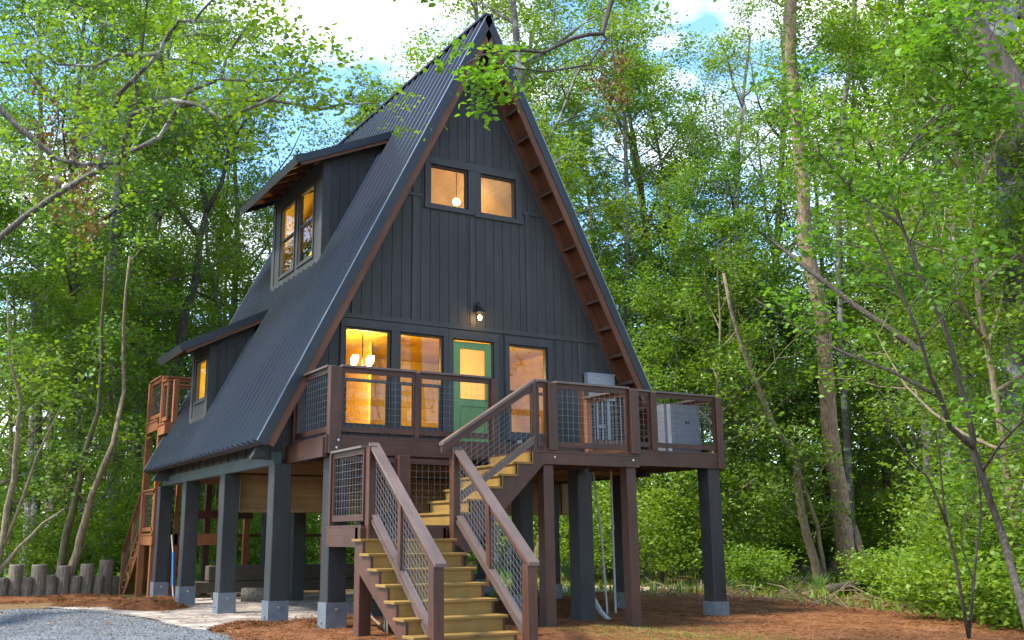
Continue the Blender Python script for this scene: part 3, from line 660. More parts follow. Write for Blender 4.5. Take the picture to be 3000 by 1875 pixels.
    sb.hexa([P(.08, y0-yo+.022, -.20), P(Lr-.35, y0-yo+.022, -.20), P(Lr-.35, y0-yo+.055, -.20), P(.08, y0-yo+.055, -.20), P(.05, y0-yo+.022, -.131), P(Lr-.3, y0-yo+.022, -.131), P(Lr-.3, y0-yo+.055, -.131), P(.05, y0-yo+.055, -.131)], (1, 0, 0))
    sb.build('barge_board', M['soffit'], dm); yk = y0+.1
    while yk < y1:
        o_ = (x-e[0])/dd.x
        sb = MB(); sb.hexa([P(.03, yk, -.13), P(o_, yk, -.13), P(o_, yk+.04, -.13), P(.03, yk+.04, -.13), P(.03, yk, -.05), P(o_, yk, -.05), P(o_, yk+.04, -.05), P(.03, yk+.04, -.05)], (1, 0, 0)); sb.build('rafter', M['soffit'], dm); yk += .55
    return dm
UD['eave'] = (-3.15, 9.0); LD['eave'] = (-4.68, 5.36)
UD['zr'] = 10.02; LD['zr'] = 6.36
dormer(UD, [(2.70, 3.62, 7.20, 8.84, 8.05), (3.88, 4.84, 7.20, 8.84, 8.05)])
dormer(LD, [(4.80, 5.70, 4.34, 5.26, None)])

# interior that shows through the panes
I = MB(); gable(4.4, 4.45, 3.0, [], I, board=9); I.box(.38, .42, .13, 2.0, 2.99, 5.45); I.box(-1.12, -1.08, 2.6, 4.4, 2.99, 5.45)

I.build('interior_walls', M['interior'], cabin)
I = MB()
for s_ in (-1, 1):
    I.hexa([roofpt(s_, .5, .13, -.20), roofpt(s_, LEN-.1, .13, -.20), roofpt(s_, LEN-.1, YR-.8, -.20), roofpt(s_, .5, YR-.8, -.20), roofpt(s_, .5, .13, -.16), roofpt(s_, LEN-.1, .13, -.16), roofpt(s_, LEN-.1, YR-.8, -.16), roofpt(s_, .5, YR-.8, -.16)], (0, 1, 0)) if s_ > 0 else None
for (a, b_, s0, s1) in ((.13, UD['y0'], .5, LEN-.1), (UD['y0'], LD['y0'], .5, s_of_z(9.8)), (UD['y0'], LD['y0'], s_of_z(UD['zb']), LEN-.1), (LD['y1'], YR-.8, .5, LEN-.1), (LD['y0'], UD['y1'], s_of_z(UD['zb']), s_of_z(6.25)), (UD['y1'], LD['y1'], .5, s_of_z(6.25)), (LD['y0'], LD['y1'], s_of_z(LD['zb']), LEN-.1)):
    I.hexa([roofpt(-1, s0, a, -.20), roofpt(-1, s1, a, -.20), roofpt(-1, s1, b_, -.20), roofpt(-1, s0, b_, -.20), roofpt(-1, s0, a, -.16), roofpt(-1, s1, a, -.16), roofpt(-1, s1, b_, -.16), roofpt(-1, s0, b_, -.16)], (0, 1, 0))
I.box(-3.1, 3.1, .13, YR-.8, 5.45, 5.55); I.box(-3.9, 3.9, .13, YR-.8, 2.991, 3.01)
for k in range(9): I.box(-3.1+.02*k, 3.1, 4.37, 4.40, 3.02+k*.27, 3.27+k*.27)
I.build('interior_lining', M['interior_wood'], cabin)
I = MB(); I.box(-1.0, -.2, 4.30, 4.36, 3.01, 4.9); I.box(-2.6, -1.6, 3.7, 4.36, 3.01, 3.9); I.box(.9, 1.5, 2.2, 2.6, 3.01, 3.95)
I.build('interior_cabinet', M['interior_wood'], cabin)

def plight(loc, e, col=(1, .70, .22), r=.06):
    l = bpy.data.lights.new('lamp_light', 'POINT'); l.energy = e; l.color = col; l.shadow_soft_size = r
    o = bpy.data.objects.new('lamp_light', l); COL.objects.link(o); o.location = loc; return o
# chandelier behind the left window
t = thing('chandelier', 'small lit chandelier with frosted shades behind the left ground floor window', 'chandelier', (-1.75, 1.5, 4.75))
f = MB(); f.tube([(0, 0, .7), (0, 0, -.1)], .012, 6)
for k in range(4):
    a = k*math.pi/2+.5; f.tube([(0, 0, -.08), (.12*math.cos(a), .12*math.sin(a), -.12), (.22*math.cos(a), .22*math.sin(a), 0)], .01, 6)
f.build('chandelier_frame', M['black'], t)
for k in range(4):
    a = k*math.pi/2+.5; MB().lathe([(.03, 0), (.055, .04), (.065, .16)], (.22*math.cos(a), .22*math.sin(a), 0), 12).build('lamp_shade', M['shade'], t, smooth=True)
plight((-1.75, 1.5, 4.75), 80).parent = None
t = thing('pendant_lamp', 'lit glass pendant hanging behind the right ground floor window', 'pendant lamp', (1.15, 1.2, 4.72))
MB().tube([(0, 0, .73), (0, 0, .1)], .008, 6).build('cord', M['black'], t)
MB().lathe([(.03, .12), (.07, .06), (.085, -.06)], (0, 0, 0), 14).build('glass_shade', M['glass'], t, smooth=True)
MB().lathe([(.001, .06), (.03, .03), (.036, -.01), (.02, -.04), (.001, -.05)], (0, 0, 0), 12).build('bulb', M['bulb'], t, smooth=True)
plight((1.15, 1.2, 4.72), 46)
t = thing('ceiling_globe', 'small bright lamp behind the right upper window', 'lamp', (.75, 2.2, 8.75))
MB().lathe([(.001, .09), (.06, .06), (.085, 0), (.06, -.06), (.001, -.085)], (0, 0, 0), 14).build('globe', M['bulb'], t, smooth=True)
MB().tube([(0, 0, 1.2), (0, 0, .08)], .01, 6).build('stem', M['black'], t)
plight((.75, 2.2, 8.75), 60); plight((-1.35, 3.7, 8.1), 45); plight((-3.1, 5.3, 4.75), 22)
# wall lantern over the door
t = thing('wall_lantern', 'black metal barn lantern glowing on the gable above the green door', 'wall lantern', (-.02, 0, 5.55))
f = MB(); f.box(-.05, .05, -.03, -.0, .14, .30); f.tube([(0, -.03, .22), (0, -.10, .33), (0, -.17, .30), (0, -.17, .22)], .012, 8); f.build('bracket', M['black'], t)
MB().lathe([(.02, .23), (.05, .20), (.11, .12), (.115, .11)], (0, -.17, 0), 16).build('hood', M['black'], t, smooth=True)
MB().lathe([(.06, .12), (.07, .05), (.055, -.05), (.02, -.07)], (0, -.17, 0), 14).build('glass_shade', M['glass'], t, smooth=True)
MB().lathe([(.001, .07), (.025, .05), (.036, .01), (.02, -.03), (.001, -.04)], (0, -.17, 0), 12).build('bulb', M['bulb'], t, smooth=True)
c_ = MB()
for k in range(6): a = k*math.pi/3; c_.tube([(.07*math.cos(a), -.17+.07*math.sin(a), .12), (.06*math.cos(a), -.17+.06*math.sin(a), -.06)], .004, 5)
c_.build('cage', M['black'], t)
plight((-.02, -.17, 5.56), 8, (1, .6, .25), .03)

# ------------------------------------------------------------------ decks and railings
def wires(mb, p0, p1, h0, h1, sp=.1, shear=None):
    """welded wire grid in the vertical plane p0-p1; h0,h1 heights above the lower line"""
    p0, p1 = Vector(p0), Vector(p1); d = p1-p0; n = max(1, int(math.hypot(d.x, d.y)/sp)); r = .0021
    for k in range(1, n):
        q = p0+d*(k/n); mb.tube([(q.x, q.y, q.z+h0), (q.x, q.y, q.z+h1)], r, 4, False)
    m_ = max(1, int((h1-h0)/sp))
    for k in range(1, m_):
        z = h0+(h1-h0)*k/m_; mb.tube([(p0.x, p0.y, p0.z+z), (p1.x, p1.y, p1.z+z)], r, 4, False)
def railing(parent, p0, p1, h, wood_, z=0, capw=.14, posts=(), cap=True, botz=.06):
    """rail between two points on the floor: cap, top rail, bottom rail, side stiles, wire panel"""
    p0, p1 = Vector(p0), Vector(p1); rl = MB(); up = Vector((0, 0, 1))
    d = (p1-p0); dn = Vector((d.x, d.y, 0)).normalized(); sl = d.z/max(math.hypot(d.x, d.y), 1e-6)
    rl.vbar(p0+up*(h-.075), p1+up*(h-.075), .04, .085); rl.vbar(p0+up*(botz+.045), p1+up*(botz+.045), .04, .09)
    for e, s_ in ((p0, 1), (p1, -1)):
        a = e+dn*s_*.022+up*(0+sl*s_*.022); b_ = a+dn*s_*.0; rl.box(min(a.x, a.x)-.02, a.x+.02, a.y-.02, a.y+.02, a.z+botz+.09, a.z+h-.118)
    o = rl.build('railing', M[wood_], parent)
    if cap: MB().vbar(p0+up*(h-.016), p1+up*(h-.016), capw, .034).build('rail_cap', M['brown_top' if wood_ == 'brown' else wood_], o)
    wb = MB(); wires(wb, p0+dn*.04+up*sl*.04, p1-dn*.04-up*sl*.04, botz+.09, h-.118); wb.build('wire_mesh', M['wire'], o)
    return o
def post(parent, x, y, z0, z1, wd=.14, wood_='brown', nm='post', dy=None):
    dy = dy or wd; return MB().box(x-wd/2, x+wd/2, y-dy/2, y+dy/2, z0, z1).build(nm, M[wood_], parent, bevel=.006)
ZD = 3.0; ZB = 2.77; YA = -1.76; YB = -3.157; ZL = 1.6
deck = thing('front_deck', 'dark brown timber deck with wire mesh railings across the cabin front', 'deck')
# floor boards
fb = MB(); y = YA+.0
while y < -.02: fb.box(-3.72, 4.46, y, min(y+.135, -.045), ZD-.036, ZD); y += .143
fb.box(-3.745, 4.49, YA-.045, YA-.006, ZD-.036, ZD+.001)
fb.build('deck_boards', M['brown'], deck)
rj = MB(); rj.box(-3.74, 4.44, YA-.04, YA, ZD-.29, ZD-.038); rj.box(-3.78, -3.70, YA, .3, ZD-.34, ZD-.038); rj.box(4.40, 4.44, YA, .0, ZD-.27, ZD-.038)
rj.box(-3.70, 4.40, -.08, -.04, ZD-.27, ZD-.038)
rj.build('rim_joist', M['brown'], deck)
js = MB()
for k in range(20): js.box(-3.5+k*.41, -3.46+k*.41, YA+.002, -.082, ZD-.25, ZD-.038)
js.build('deck_joists', M['brown'], deck)
# supports of the deck
stilt(-3.64, -3.33, YA-.0, YA+.31, 0, ZD-.292, .46, deck); stilt(1.08, 1.40, YA+.05, YA+.36, -.1, ZD-.292, 0, deck); stilt(4.11, 4.41, YA+.0, YA+.31, -.1, ZD-.292, .34, deck)
# railings (front left, left side, right part)
H = 1.125
post(deck, -3.60, YA-.0, ZD-.29, ZD+H-.034, .2, dy=.14); post(deck, -.68, YA, ZD-.0, ZD+H-.034, .13)
post(deck, -2.15, YA+.0, ZD+.0, ZD+H-.034, .075)
railing(deck, (-3.50, YA, ZD), (-2.19, YA, ZD), H, 'brown'); railing(deck, (-2.11, YA, ZD), (-.745, YA, ZD), H, 'brown')
post(deck, -3.66, -.10, ZD, ZD+H-.034, .1); railing(deck, (-3.64, -.15, ZD), (-3.64, YA+.07, ZD), H, 'brown')
post(deck, 4.42, YA, ZD-.29, ZD+H-.034, .15); post(deck, 2.80, YA, ZD, ZD+H-.034, .13); post(deck, 1.24, YA, ZD-.29, ZD+H-.034, .13)
railing(deck, (1.305, YA, ZD), (2.735, YA, ZD), H, 'brown'); railing(deck, (2.865, YA, ZD), (4.345, YA, ZD), H, 'brown')
post(deck, 4.42, -.05, ZD, ZD+H-.034, .1); railing(deck, (4.42, YA+.075, ZD), (4.42, -.10, ZD), H, 'brown')
# lower bump-out platform
fb = MB(); y = YB
while y < YA-.05: fb.box(-.80, 1.33, y, min(y+.135, YA-.046), ZB-.036, ZB); y += .143
fb.box(-.82, 1.35, YB-.045, YB-.006, ZB-.036, ZB+.001); fb.build('platform_boards', M['brown'], deck)
rj = MB(); rj.box(-.60, 1.31, YB-.035, YB, ZB-.215, ZB-.038); rj.box(1.27, 1.31, YB, YA-.04, ZB-.215, ZB-.038); rj.box(-.8, -.76, YB+.003, YA-.12, ZB-.215, ZB-.038)
for k in range(4): rj.box(-.4+k*.4, -.36+k*.4, YB+.002, YA-.042, ZB-.2, ZB-.038)
rj.build('platform_rim', M['brown'], deck)
for x in (-.48, 1.17):
    post(deck, x, YB+.11, hgt(x, YB)-.1, ZB-.216, .19)
    post(deck, x+(.05 if x < 0 else .05), YB, ZB+.0, ZB+H-.034, .16 if x < 0 else .18)
MB().box(-.80, -.72, YB-.04, YB+.04, ZB, ZB+H-.034).build('post', M['brown'], deck)
railing(deck, (-.70, YB, ZB), (-.515, YB, ZB), H, 'brown'); railing(deck, (-.345, YB, ZB), (1.13, YB, ZB), H, 'brown')
railing(deck, (1.24, YB+.09, ZB), (1.24, YA-.07, ZB), H, 'brown'); post(deck, 1.24, YA-.10, ZB, ZB+H-.034, .1, 'orange')
for x, yy, zz in ((-.40, YB-.036, ZB-.10), (1.17, YB-.036, ZB-.10), (4.36, YA-.041, ZD-.12), (4.36, YA-.041, ZD-.22), (-3.55, YA-.071, ZD-.08), (-3.58, YA-.071, ZD-.2)): MB().tube([(x, yy, zz), (x, yy-.02, zz)], .018, 8).build('bolt', M['steel'], deck)
# stair landing
fb = MB(); y = YB
while y < YA-.06: fb.box(-3.70, -2.35, y, min(y+.135, YA-.05), ZL-.036, ZL); y += .143
fb.build('landing_boards', M['brown'], deck)
rj = MB(); rj.box(-3.70, -3.66, YB-.0, YA-.05, ZL-.31, ZL-.038); rj.box(-3.66, -2.32, YB-.0, YB+.04, ZL-.29, ZL-.038)
rj.build('landing_rim', M['brown'], deck)
post(deck, -3.63, YB+.06, hgt(-3.6, YB)-.1, ZL-.039, .19); post(deck, -2.2, YB+.2, -.1, ZL-.039, .14)
post(deck, -3.66, YA-.12, ZL, ZL+H-.034, .07)
railing(deck, (-3.64, YA-.16, ZL), (-3.64, YB+.03, ZL), H, 'brown')
# panels closing the space below the main deck behind the landing
post(deck, -2.45, YA-.10, ZL, ZD-.292, .2)
railing(deck, (-3.5, YA-.10, ZL), (-2.56, YA-.10, ZL), 1.1, 'brown', cap=False); railing(deck, (-2.34, YA-.10, ZL), (-1.5, YA-.10, ZL), 1.1, 'brown', cap=False)

# ------------------------------------------------------------------ lower flight of the stair
st = thing('lower_staircase', 'yellow pine stair flight with brown sloping handrails rising from the ground', 'staircase')
RUN, RISE = .28, .195
for k in range(8):
    y = YB-.28*k-.0; z = ZL-RISE*k
    tr_ = MB()
    if k: tr_.box(-3.83, -2.30, y-.02, y+.30, z-.038, z); tr_.build('tread', M['yellow'], st, bevel=.005)
    if k < 8: MB().box(-3.785 if k else -3.70, -2.335, y+.004, y+.026, z-RISE+.001, z-.0385 if k else z-.037).build('riser', M['yellow'], st)
def stringer(x):
    pts = []; 
    for k in range(1, 9):
        y = YB-.28*k+.28; z = ZL-RISE*k
        pts.append((y, z+RISE-.0385-.0)); pts.append((y, z-.0385))
    pts = [(YB, ZL-.04)]
    for k in range(1, 9):
        z = ZL-RISE*k-.0385; y = YB-.28*k+.28
        pts += [(y+.0, z), (y-.28, z)] if k < 8 else [(y+.0, z)]
    pts = [p for p in pts if p[1] > -.2]
    low = [(YB-.28*7+.05, -.1), (YB, ZL-.56)]
    return MB().prism(pts+low, 0, x, x+.04)
stringer(-3.788).build('stringer', M['brown'], st); stringer(-2.375).build('stringer', M['brown'], st)
for x, xn in ((-3.50, 0), (-2.13, 0)):
    yn = -5.18
    post(st, x-.04, yn, hgt(x, yn)-.05, 1.07, .15, nm='newel_post'); post(st, x-.07, YB-.04, ZL-.25 if x < -3 else ZL-.3, 2.715, .13, nm='newel_post')
    ym = -4.15; post(st, x-.03, ym, ZL-RISE*3.6-.15, 1.93, .09, nm='baluster')
    a = Vector((x-.03, YB-.02, 2.745)); b_ = Vector((x-.03, yn-.11, 1.085))
    MB().vbar(a, b_, .16, .045).build('handrail', M['brown_top'], st)
    MB().vbar(a-Vector((0, 0, .09)), b_-Vector((0, -.05, .09)), .04, .10).build('top_rail', M['brown'], st)
    c0 = Vector((x-.03, YB-.05, 1.715)); c1 = Vector((x-.03, yn+.07, .185))
    lo = MB().vbar(c0, c1, .04, .10); lo.vbar(c0+Vector((0, 0, .055)), c1+Vector((0, 0, .055)), .10, .03); lo.vbar(c0+Vector((-.04, 0, -.02)), c1+Vector((-.04, 0, -.02)), .03, .06)
    lo.build('bottom_rail', M['brown_top'], st)
    wb = MB(); d = c1-c0; n = int(math.hypot(d.y, d.z)/.105)
    for k in range(1, n):
        q = c0+d*(k/n); wb.tube([(q.x, q.y, q.z+.06), (q.x, q.y, q.z+.90)],   .0023, 4, False)
    for k in range(1, 9): wb.tube([c0+Vector((0, 0, .06+.093*k)), c1+Vector((0, 0, .06+.093*k))],   .0023, 4, False)
    wb.build('wire_mesh', M['wire'], st)
# ------------------------------------------------------------------ upper flight
s2 = thing('upper_staircase', 'short yellow pine flight climbing right from the landing to the deck platform', 'staircase')
n = 6; RU = .279
for k in range(n-1):
    z = ZL+.195*(k+1); x = -2.22+RU*k
    MB().box(x-.025, x+.285, YB-.06, YA-.06, z-.038, z).build('tread', M['yellow'], s2, bevel=.005)
for k in range(n):
    z = ZL+.195*k; x = -2.22+RU*k
    MB().box(x, x+.02, YB-.045, YA-.065, z+.001, z+.195-.0385).build('riser', M['yellow'], s2)
def stringer2(y0, y1):
    p = []
    for k in range(n): z = ZL+.195*k-.04; x = -2.22+RU*k; p += [(x+.0, z), (x+.0, z+.195)]
    p = [(-2.22-.05, ZL-.2)] + p[0:] + [(-.80, ZB-.04), (-.60, ZB-.04), (-.60, ZB-.22), (-2.0, ZL-.42)]
    return MB().prism(p, 1, y0, y1)
stringer2(YB-.035, YB+.0).build('stringer', M['brown'], s2); stringer2(YA-.11, YA-.07).build('stringer', M['brown'], s2)
a = Vector((-2.42, YB-.01, 2.80)); b_ = Vector((-.74, YB-.01, ZB+H-.01))
MB().vbar(a, b_, .15, .045).build('handrail', M['brown_top'], s2); MB().vbar(a-Vector((0, 0, .09)), b_-Vector((0, 0, .09)), .04, .10).build('top_rail', M['brown'], s2)
c0 = Vector((-2.2, YB-.03, 1.93)); c1 = Vector((-.78, YB-.03, 2.915))
lo = MB().vbar(c0, c1, .045, .10); lo.vbar(c0+Vector((0, 0, .06)), c1+Vector((0, 0, .06)), .10, .03); lo.build('bottom_rail', M['brown_top'], s2)
wb = MB()
for k in range(1, 9): wb.tube([Vector((-2.2, YB-.01, 1.99+.087*k)), Vector((-.8, YB-.01, 2.98+.087*k))],   .0023, 4, False)
for k in range(1, 15): x = -2.2+k*.1; z = 1.99+(x+2.2)*.707; wb.tube([(x, YB-.01, z), (x, YB-.01, z+.80)],   .0023, 4, False)
wb.build('wire_mesh', M['wire'], s2)

# ------------------------------------------------------------------ rear deck and stair (left of the picture, behind)
rd = thing('rear_deck', 'brown stained rear deck tower in a painted sunlit orange with wire railings behind the left eave', 'deck')
for (y0, y1, z) in ((7.85, 8.60, 4.13), (8.64, 9.98, 4.29)):
    MB().box(-4.14, -2.2, y0, y1, z-.04, z).build('deck_boards', M['orange'], rd)
    MB().box(-4.12, -4.08, y0, y1, z-.27, z-.041).box(-4.08, -2.2, y0, y0+.04, z-.27, z-.041).build('rim_joist', M['orange'], rd)
for x in (-4.06, -1.4):
    for y in (9.86,): post(rd, x, y, -.05, 4.25 if x > -4 else 5.30, .15, 'orange')
post(rd, -4.04, 8.50, 4.13, 5.32, .13, 'orange'); post(rd, -3.9, 7.85, 4.13, 5.17, .13, 'orange'); post(rd, -4.04, 8.66, -.05, 4.02, .12, 'orange')
post(rd, -3.55, 8.5, 0, 4.2, .1, 'orange')
railing(rd, (-4.06, 9.80, 4.29), (-4.06, 8.60, 4.29), 1.07, 'orange'); railing(rd, (-4.06, 8.44, 4.13), (-4.06, 7.95, 4.13), 1.05, 'orange')
railing(rd, (-4.0, 8.5, 4.13), (-2.3, 8.5, 4.13), 1.2, 'orange'); railing(rd, (-4.0, 9.9, 4.29), (-2.3, 9.9, 4.29), 1.07, 'orange')
MB().box(-4.14, -2.4, 8.45, 9.9, 1.495, 1.53).build('landing_boards', M['orange'], rd); MB().box(-4.12, -4.08, 8.45, 9.9, 1.26, 1.494).box(-4.08, -2.4, 8.45, 8.49, 1.26, 1.494).build('landing_rim', M['orange'], rd)
railing(rd, (-4.08, 9.74, 1.53), (-4.08, 8.5, 1.53), 1.06, 'orange'); 
MB().box(-3.2, -1.5, 9.0, 9.06, 1.9, 2.1).box(-2.5, 2.2, 10.0, 10.06, 1.45, 1.53).build('cross_brace', M['brown'], rd)
for x, y in ((-2.45, 8.55), (-2.45, 9.85), (-.3, 9.9), (.9, 10.2), (2.6, 9.9)): post(rd, x, y, -.05, 3.0, .15, 'brown')
rs = thing('rear_staircase', 'orange brown rear stair flight descending beside the log palisade', 'staircase')
for k in range(8):
    y = 9.92+.235*k; z = 1.53-.19*k
    if k: MB().box(-4.14, -2.9, y-.24, y+.03, z-.035, z).build('tread', M['yellow'], rs)
    MB().box(-4.05, -2.95, y-.0, y+.02, z-.19, z-.036).build('riser', M['yellow'], rs)
for x in (-4.11, -2.95): MB().prism([(9.9, 1.49), (11.62, .0), (11.45, -.05), (9.9, 1.12)], 0, x, x+.04).build('stringer', M['orange'], rs)
MB().vbar((-4.11, 9.9, 2.55), (-4.11, 11.75, 1.06), .12, .04).build('handrail', M['orange'], rs); post(rs, -4.11, 11.7, -.05, 1.06, .12, 'orange', 'newel_post'); post(rs, -4.11, 10.75, .5, 1.85, .06, 'orange', 'baluster')
MB().vbar((-4.11, 9.95, 1.68), (-4.11, 11.65, .22), .04, .08).build('bottom_rail', M['orange'], rs)
wb = MB()
for k in range(1, 14): t_ = k/14; q = Vector((-4.11, 9.95, 1.7)).lerp(Vector((-4.11, 11.65, .24)), t_); wb.tube([q, q+Vector((0, 0, .82))],   .0023, 4, False)
for k in range(1, 9): wb.tube([(-4.11, 9.95, 1.7+.09*k), (-4.11, 11.65, .24+.09*k)],   .0023, 4, False)
wb.build('wire_mesh', M['wire'], rs)

# ------------------------------------------------------------------ equipment on the deck
def condenser(x, y, z, w_, d, h, label, name='ac_unit'):
    t = thing(name, label, 'air conditioner', (x, y, z))
    bm = bmesh.new(); bmesh.ops.create_cube(bm, size=1)
    for v in bm.verts: v.co = Vector((v.co.x*w_, v.co.y*d, (v.co.z+.5)*h+.03))
    bmesh.ops.bevel(bm, geom=[e for e in bm.edges if abs((e.verts[0].co-e.verts[1].co).normalized().z) > .9], offset=.09, segments=5, affect='EDGES')
    me = bpy.data.meshes.new('casing'); bm.to_mesh(me); bm.free(); me.materials.append(M['ac']); o = bpy.data.objects.new('casing', me); COL.objects.link(o); o.parent = t
    lv = MB()       # stamped louvre rows
    rows = int(h/.045)
    for k in range(rows):
        zz = .10+k*.043
        if zz > h-.08: break
        for j in range(int((w_-.2)/.07)):
            xx = -w_/2+.11+j*.07+(.035 if k % 2 else 0)
            if .0 < xx-.02 < .07 and .55 < zz < .66: continue
            lv.bar((xx, -d/2-.004, zz-.012), (xx+.045, -d/2-.004, zz+.014), .012, .016)
        for j in range(int((d-.2)/.07)):
            yy = -d/2+.11+j*.07+(.035 if k % 2 else 0); lv.bar((-w_/2-.004, yy, zz-.012), (-w_/2-.004, yy+.045, zz+.014), .012, .016)
    lv.build('louvre_panel', M['ac'], t)
    MB().box(.0, .035, -d/2-.02, -d/2+.01, .58, .63).box(.045, .09, -d/2-.02, -d/2+.01, .58, .63).build('port_opening', M['black'], t)
    ft = MB().box(-w_/2+.02, w_/2-.02, -d/2+.02, d/2-.02, 0, .03); ft.build('base', M['black'], t)
    g_ = MB(); 
    for rr in (.08, .16, .24, .32): 
        pts = [(rr*math.cos(a*math.pi/12), rr*math.sin(a*math.pi/12), h+.045) for a in range(25)]; g_.tube(pts, .005, 4)
    for a in range(8): g_.tube([(.0, 0, h+.05), (.33*math.cos(a*math.pi/4), .33*math.sin(a*math.pi/4), h+.035)], .005, 4)
    g_.build('fan_grille', M['black'], t)
    return t
condenser(3.84, -1.18, ZD, .90, .62, .92, 'grey louvred condenser unit at the right corner of the deck')
t = thing('electrical_panel', 'pale grey meter box and conduits mounted on the front wall right of the door', 'meter box', (2.85, 0, 0))
MB().box(-.34, .34, -.14, -.025, 4.14, 4.68).box(-.35, .35, -.15, -.022, 4.66, 4.69).build('meter_box', M['grey_metal'], t)
MB().lathe([(.085, 0), (.085, .03), (.05, .07), (.001, .08)], (0, 0, 0), 14).build('meter_dome', M['glass'], t).location = (-.1, -.15, 4.55)
pz = MB()
for x, r_ in ((-.27, .035), (-.08, .02), (.05, .02), (.2, .035)): pz.tube([(x, -.08, 4.14), (x, -.08, 3.02)], r_, 10)
pz.box(-.06, .08, -.12, -.03, 3.58, 3.64); pz.build('conduit', M['grey_metal'], t)
t = thing('outlet_box', 'small white weatherproof outlet low on the wall right of the door', 'outlet', (.93, 0, 3.1))
MB().box(-.05, .05, -.05, -.0, .0, .15).build('cover', M['white'], t, bevel=.01); MB().box(-.02, .02, -.056, -.05, .04, .11).build('socket', M['black'], t)

# ------------------------------------------------------------------ things under and around the cabin
t = thing('timber_bench', 'long stack of old dark timbers lying behind the stilts under the cabin', 'timber stack')
for k, (x0, x1, z0, z1) in enumerate(((-3.1, 1.4, .46, .80), (-3.4, 1.6, .20, .452), (1.7, 4.5, .2, .5))):
    MB().box(x0, x1, 7.05, 7.35, z0, z1).build('timber', M['timber'], t, bevel=.02)
MB().box(-2.9, -2.7, 7.0, 7.4, 0, .198).box(.9, 1.1, 7.0, 7.4, 0, .198).box(3.0, 3.2, 7.0, 7.4, 0, .198).build('support', M['timber'], t)
t = MB(); t.tube([(-2.55, 6.2, .17), (-2.1, 6.0, .17)], .17, 14); tag(t.build('log', M['log']), 'short grey log lying on the pavers under the timber stack', 'log')
# wheelbarrow
t = thing('wheelbarrow', 'dark blue wheelbarrow parked under the lower stair flight', 'wheelbarrow', (-2.95, -2.35, 0), R(-20))
bm = MB(); A = [(-.30, -.36, .56), (.30, -.36, .56), (.30, .42, .60), (-.30, .42, .60)]; Bq = [(-.18, -.18, .30), (.18, -.18, .30), (.18, .22, .30), (-.18, .22, .30)]
for k in range(4): k2 = (k+1) % 4; bm.poly([A[k], A[k2], Bq[k2], Bq[k]][::-1])
bm.poly(Bq); bm.tube(A+[A[0]], .014, 6); tray = bm.build('tray', M['barrow'], t); md = tray.modifiers.new('t', 'SOLIDIFY'); md.thickness = .006
wh = MB(); pts = [(0, -.45+.15*math.cos(a*math.pi/10), .19+.15*math.sin(a*math.pi/10)) for a in range(21)]; wh.tube(pts, .045, 8); wh.build('tyre', M['rubber'], t, smooth=True)
MB().tube([(-.03, -.45, .19), (.03, -.45, .19)], .09, 12).build('rim', M['grey_metal'], t)
MB().tube([(-.09, -.45, .19), (-.2, .2, .28), (-.27, 1.0, .55)], .018, 8).tube([(.09, -.45, .19), (.2, .2, .28), (.27, 1.0, .55)], .018, 8).build('handle', M['bark_tan'], t)
MB().tube([(-.2, .15, .28), (-.22, .32, .0), (-.1, .36, .0), (.1, .36, .0), (.22, .32, 0), (.2, .15, .28)], .013, 6).build('leg_frame', M['grey_metal'], t)
t = thing('rake_handle', 'pale wooden tool handle leaning under the lower stair', 'tool handle', (-3.19, -3.0, 0)); MB().tube([(0, 0, 0), (.03, .08, .62)], .016, 8).build('shaft', M['ply'], t); MB().tube([(.03, .08, .62), (.034, .09, .70)], .018, 8).build('grip', M['white'], t)
t = thing('paint_pole', 'blue and white extension pole leaning beside the farthest left stilt', 'pole', (-3.66, 7.85, 0))
MB().tube([(0, 0, 0), (-.02, .1, .35)], .02, 8).tube([(-.03, .22, 1.1), (-.06, .34, 1.5)], .018, 8).build('white_section', M['white'], t); MB().tube([(-.02, .1, .35), (-.03, .22, 1.1)], .024, 8).build('blue_section', M['blue'], t)
t = thing('corrugated_hose', 'white corrugated drain hose curving to the ground behind the middle deck stilt', 'drain hose')
pts = [(1.50, -1.35, 2.6), (1.50, -1.35, 1.6), (1.50, -1.35, .75), (1.58, -1.36, .38), (1.74, -1.38, .12), (1.92, -1.40, -.05)]
def dens(pts, n): 
    out = []
    for a, b_ in zip(pts[:-1], pts[1:]):
        for k in range(n): out.append(Vector(a).lerp(Vector(b_), k/n))
    return out+[Vector(pts[-1])]
dp = dens(pts, 14); MB().tube(dp, [.052 if k % 2 else .042 for k in range(len(dp))], 10).build('hose', M['white'], t, smooth=True)
for i_, (x, y, r_) in enumerate(((2.55, -.5, .02), (2.85, -.35, .022))):
    t = thing('conduit_pipe', ['thin bent grey conduit dropping from the floor to the straw right of the hose', 'straight white conduit standing against the right hand dark stilt'][i_], 'pipe', (x, y, 0), 0, 'conduit pipes under the deck')
    MB().tube([(-.25*(1-i_), .0, 2.7), (-.1*(1-i_), 0, 1.6), (0, 0, -.1)], r_, 8).build('pipe', M['white'], t); MB().tube([(-.1*(1-i_), 0, 1.56), (-.1*(1-i_), 0, 1.66)], r_*1.5, 8).build('coupling', M['grey_metal'], t)
t = thing('pvc_pipe', 'white plastic pipe hung below the left side beam', 'pipe'); MB().tube([(-3.55, 4.6, 2.63), (-3.5, 4.55, 2.56), (-3.3, 3.3, 2.55)], .035, 10).build('pipe', M['white'], t); MB().box(-3.36, -3.24, 3.5, 3.54, 2.5, 2.67).build('hanger', M['grey_metal'], t)

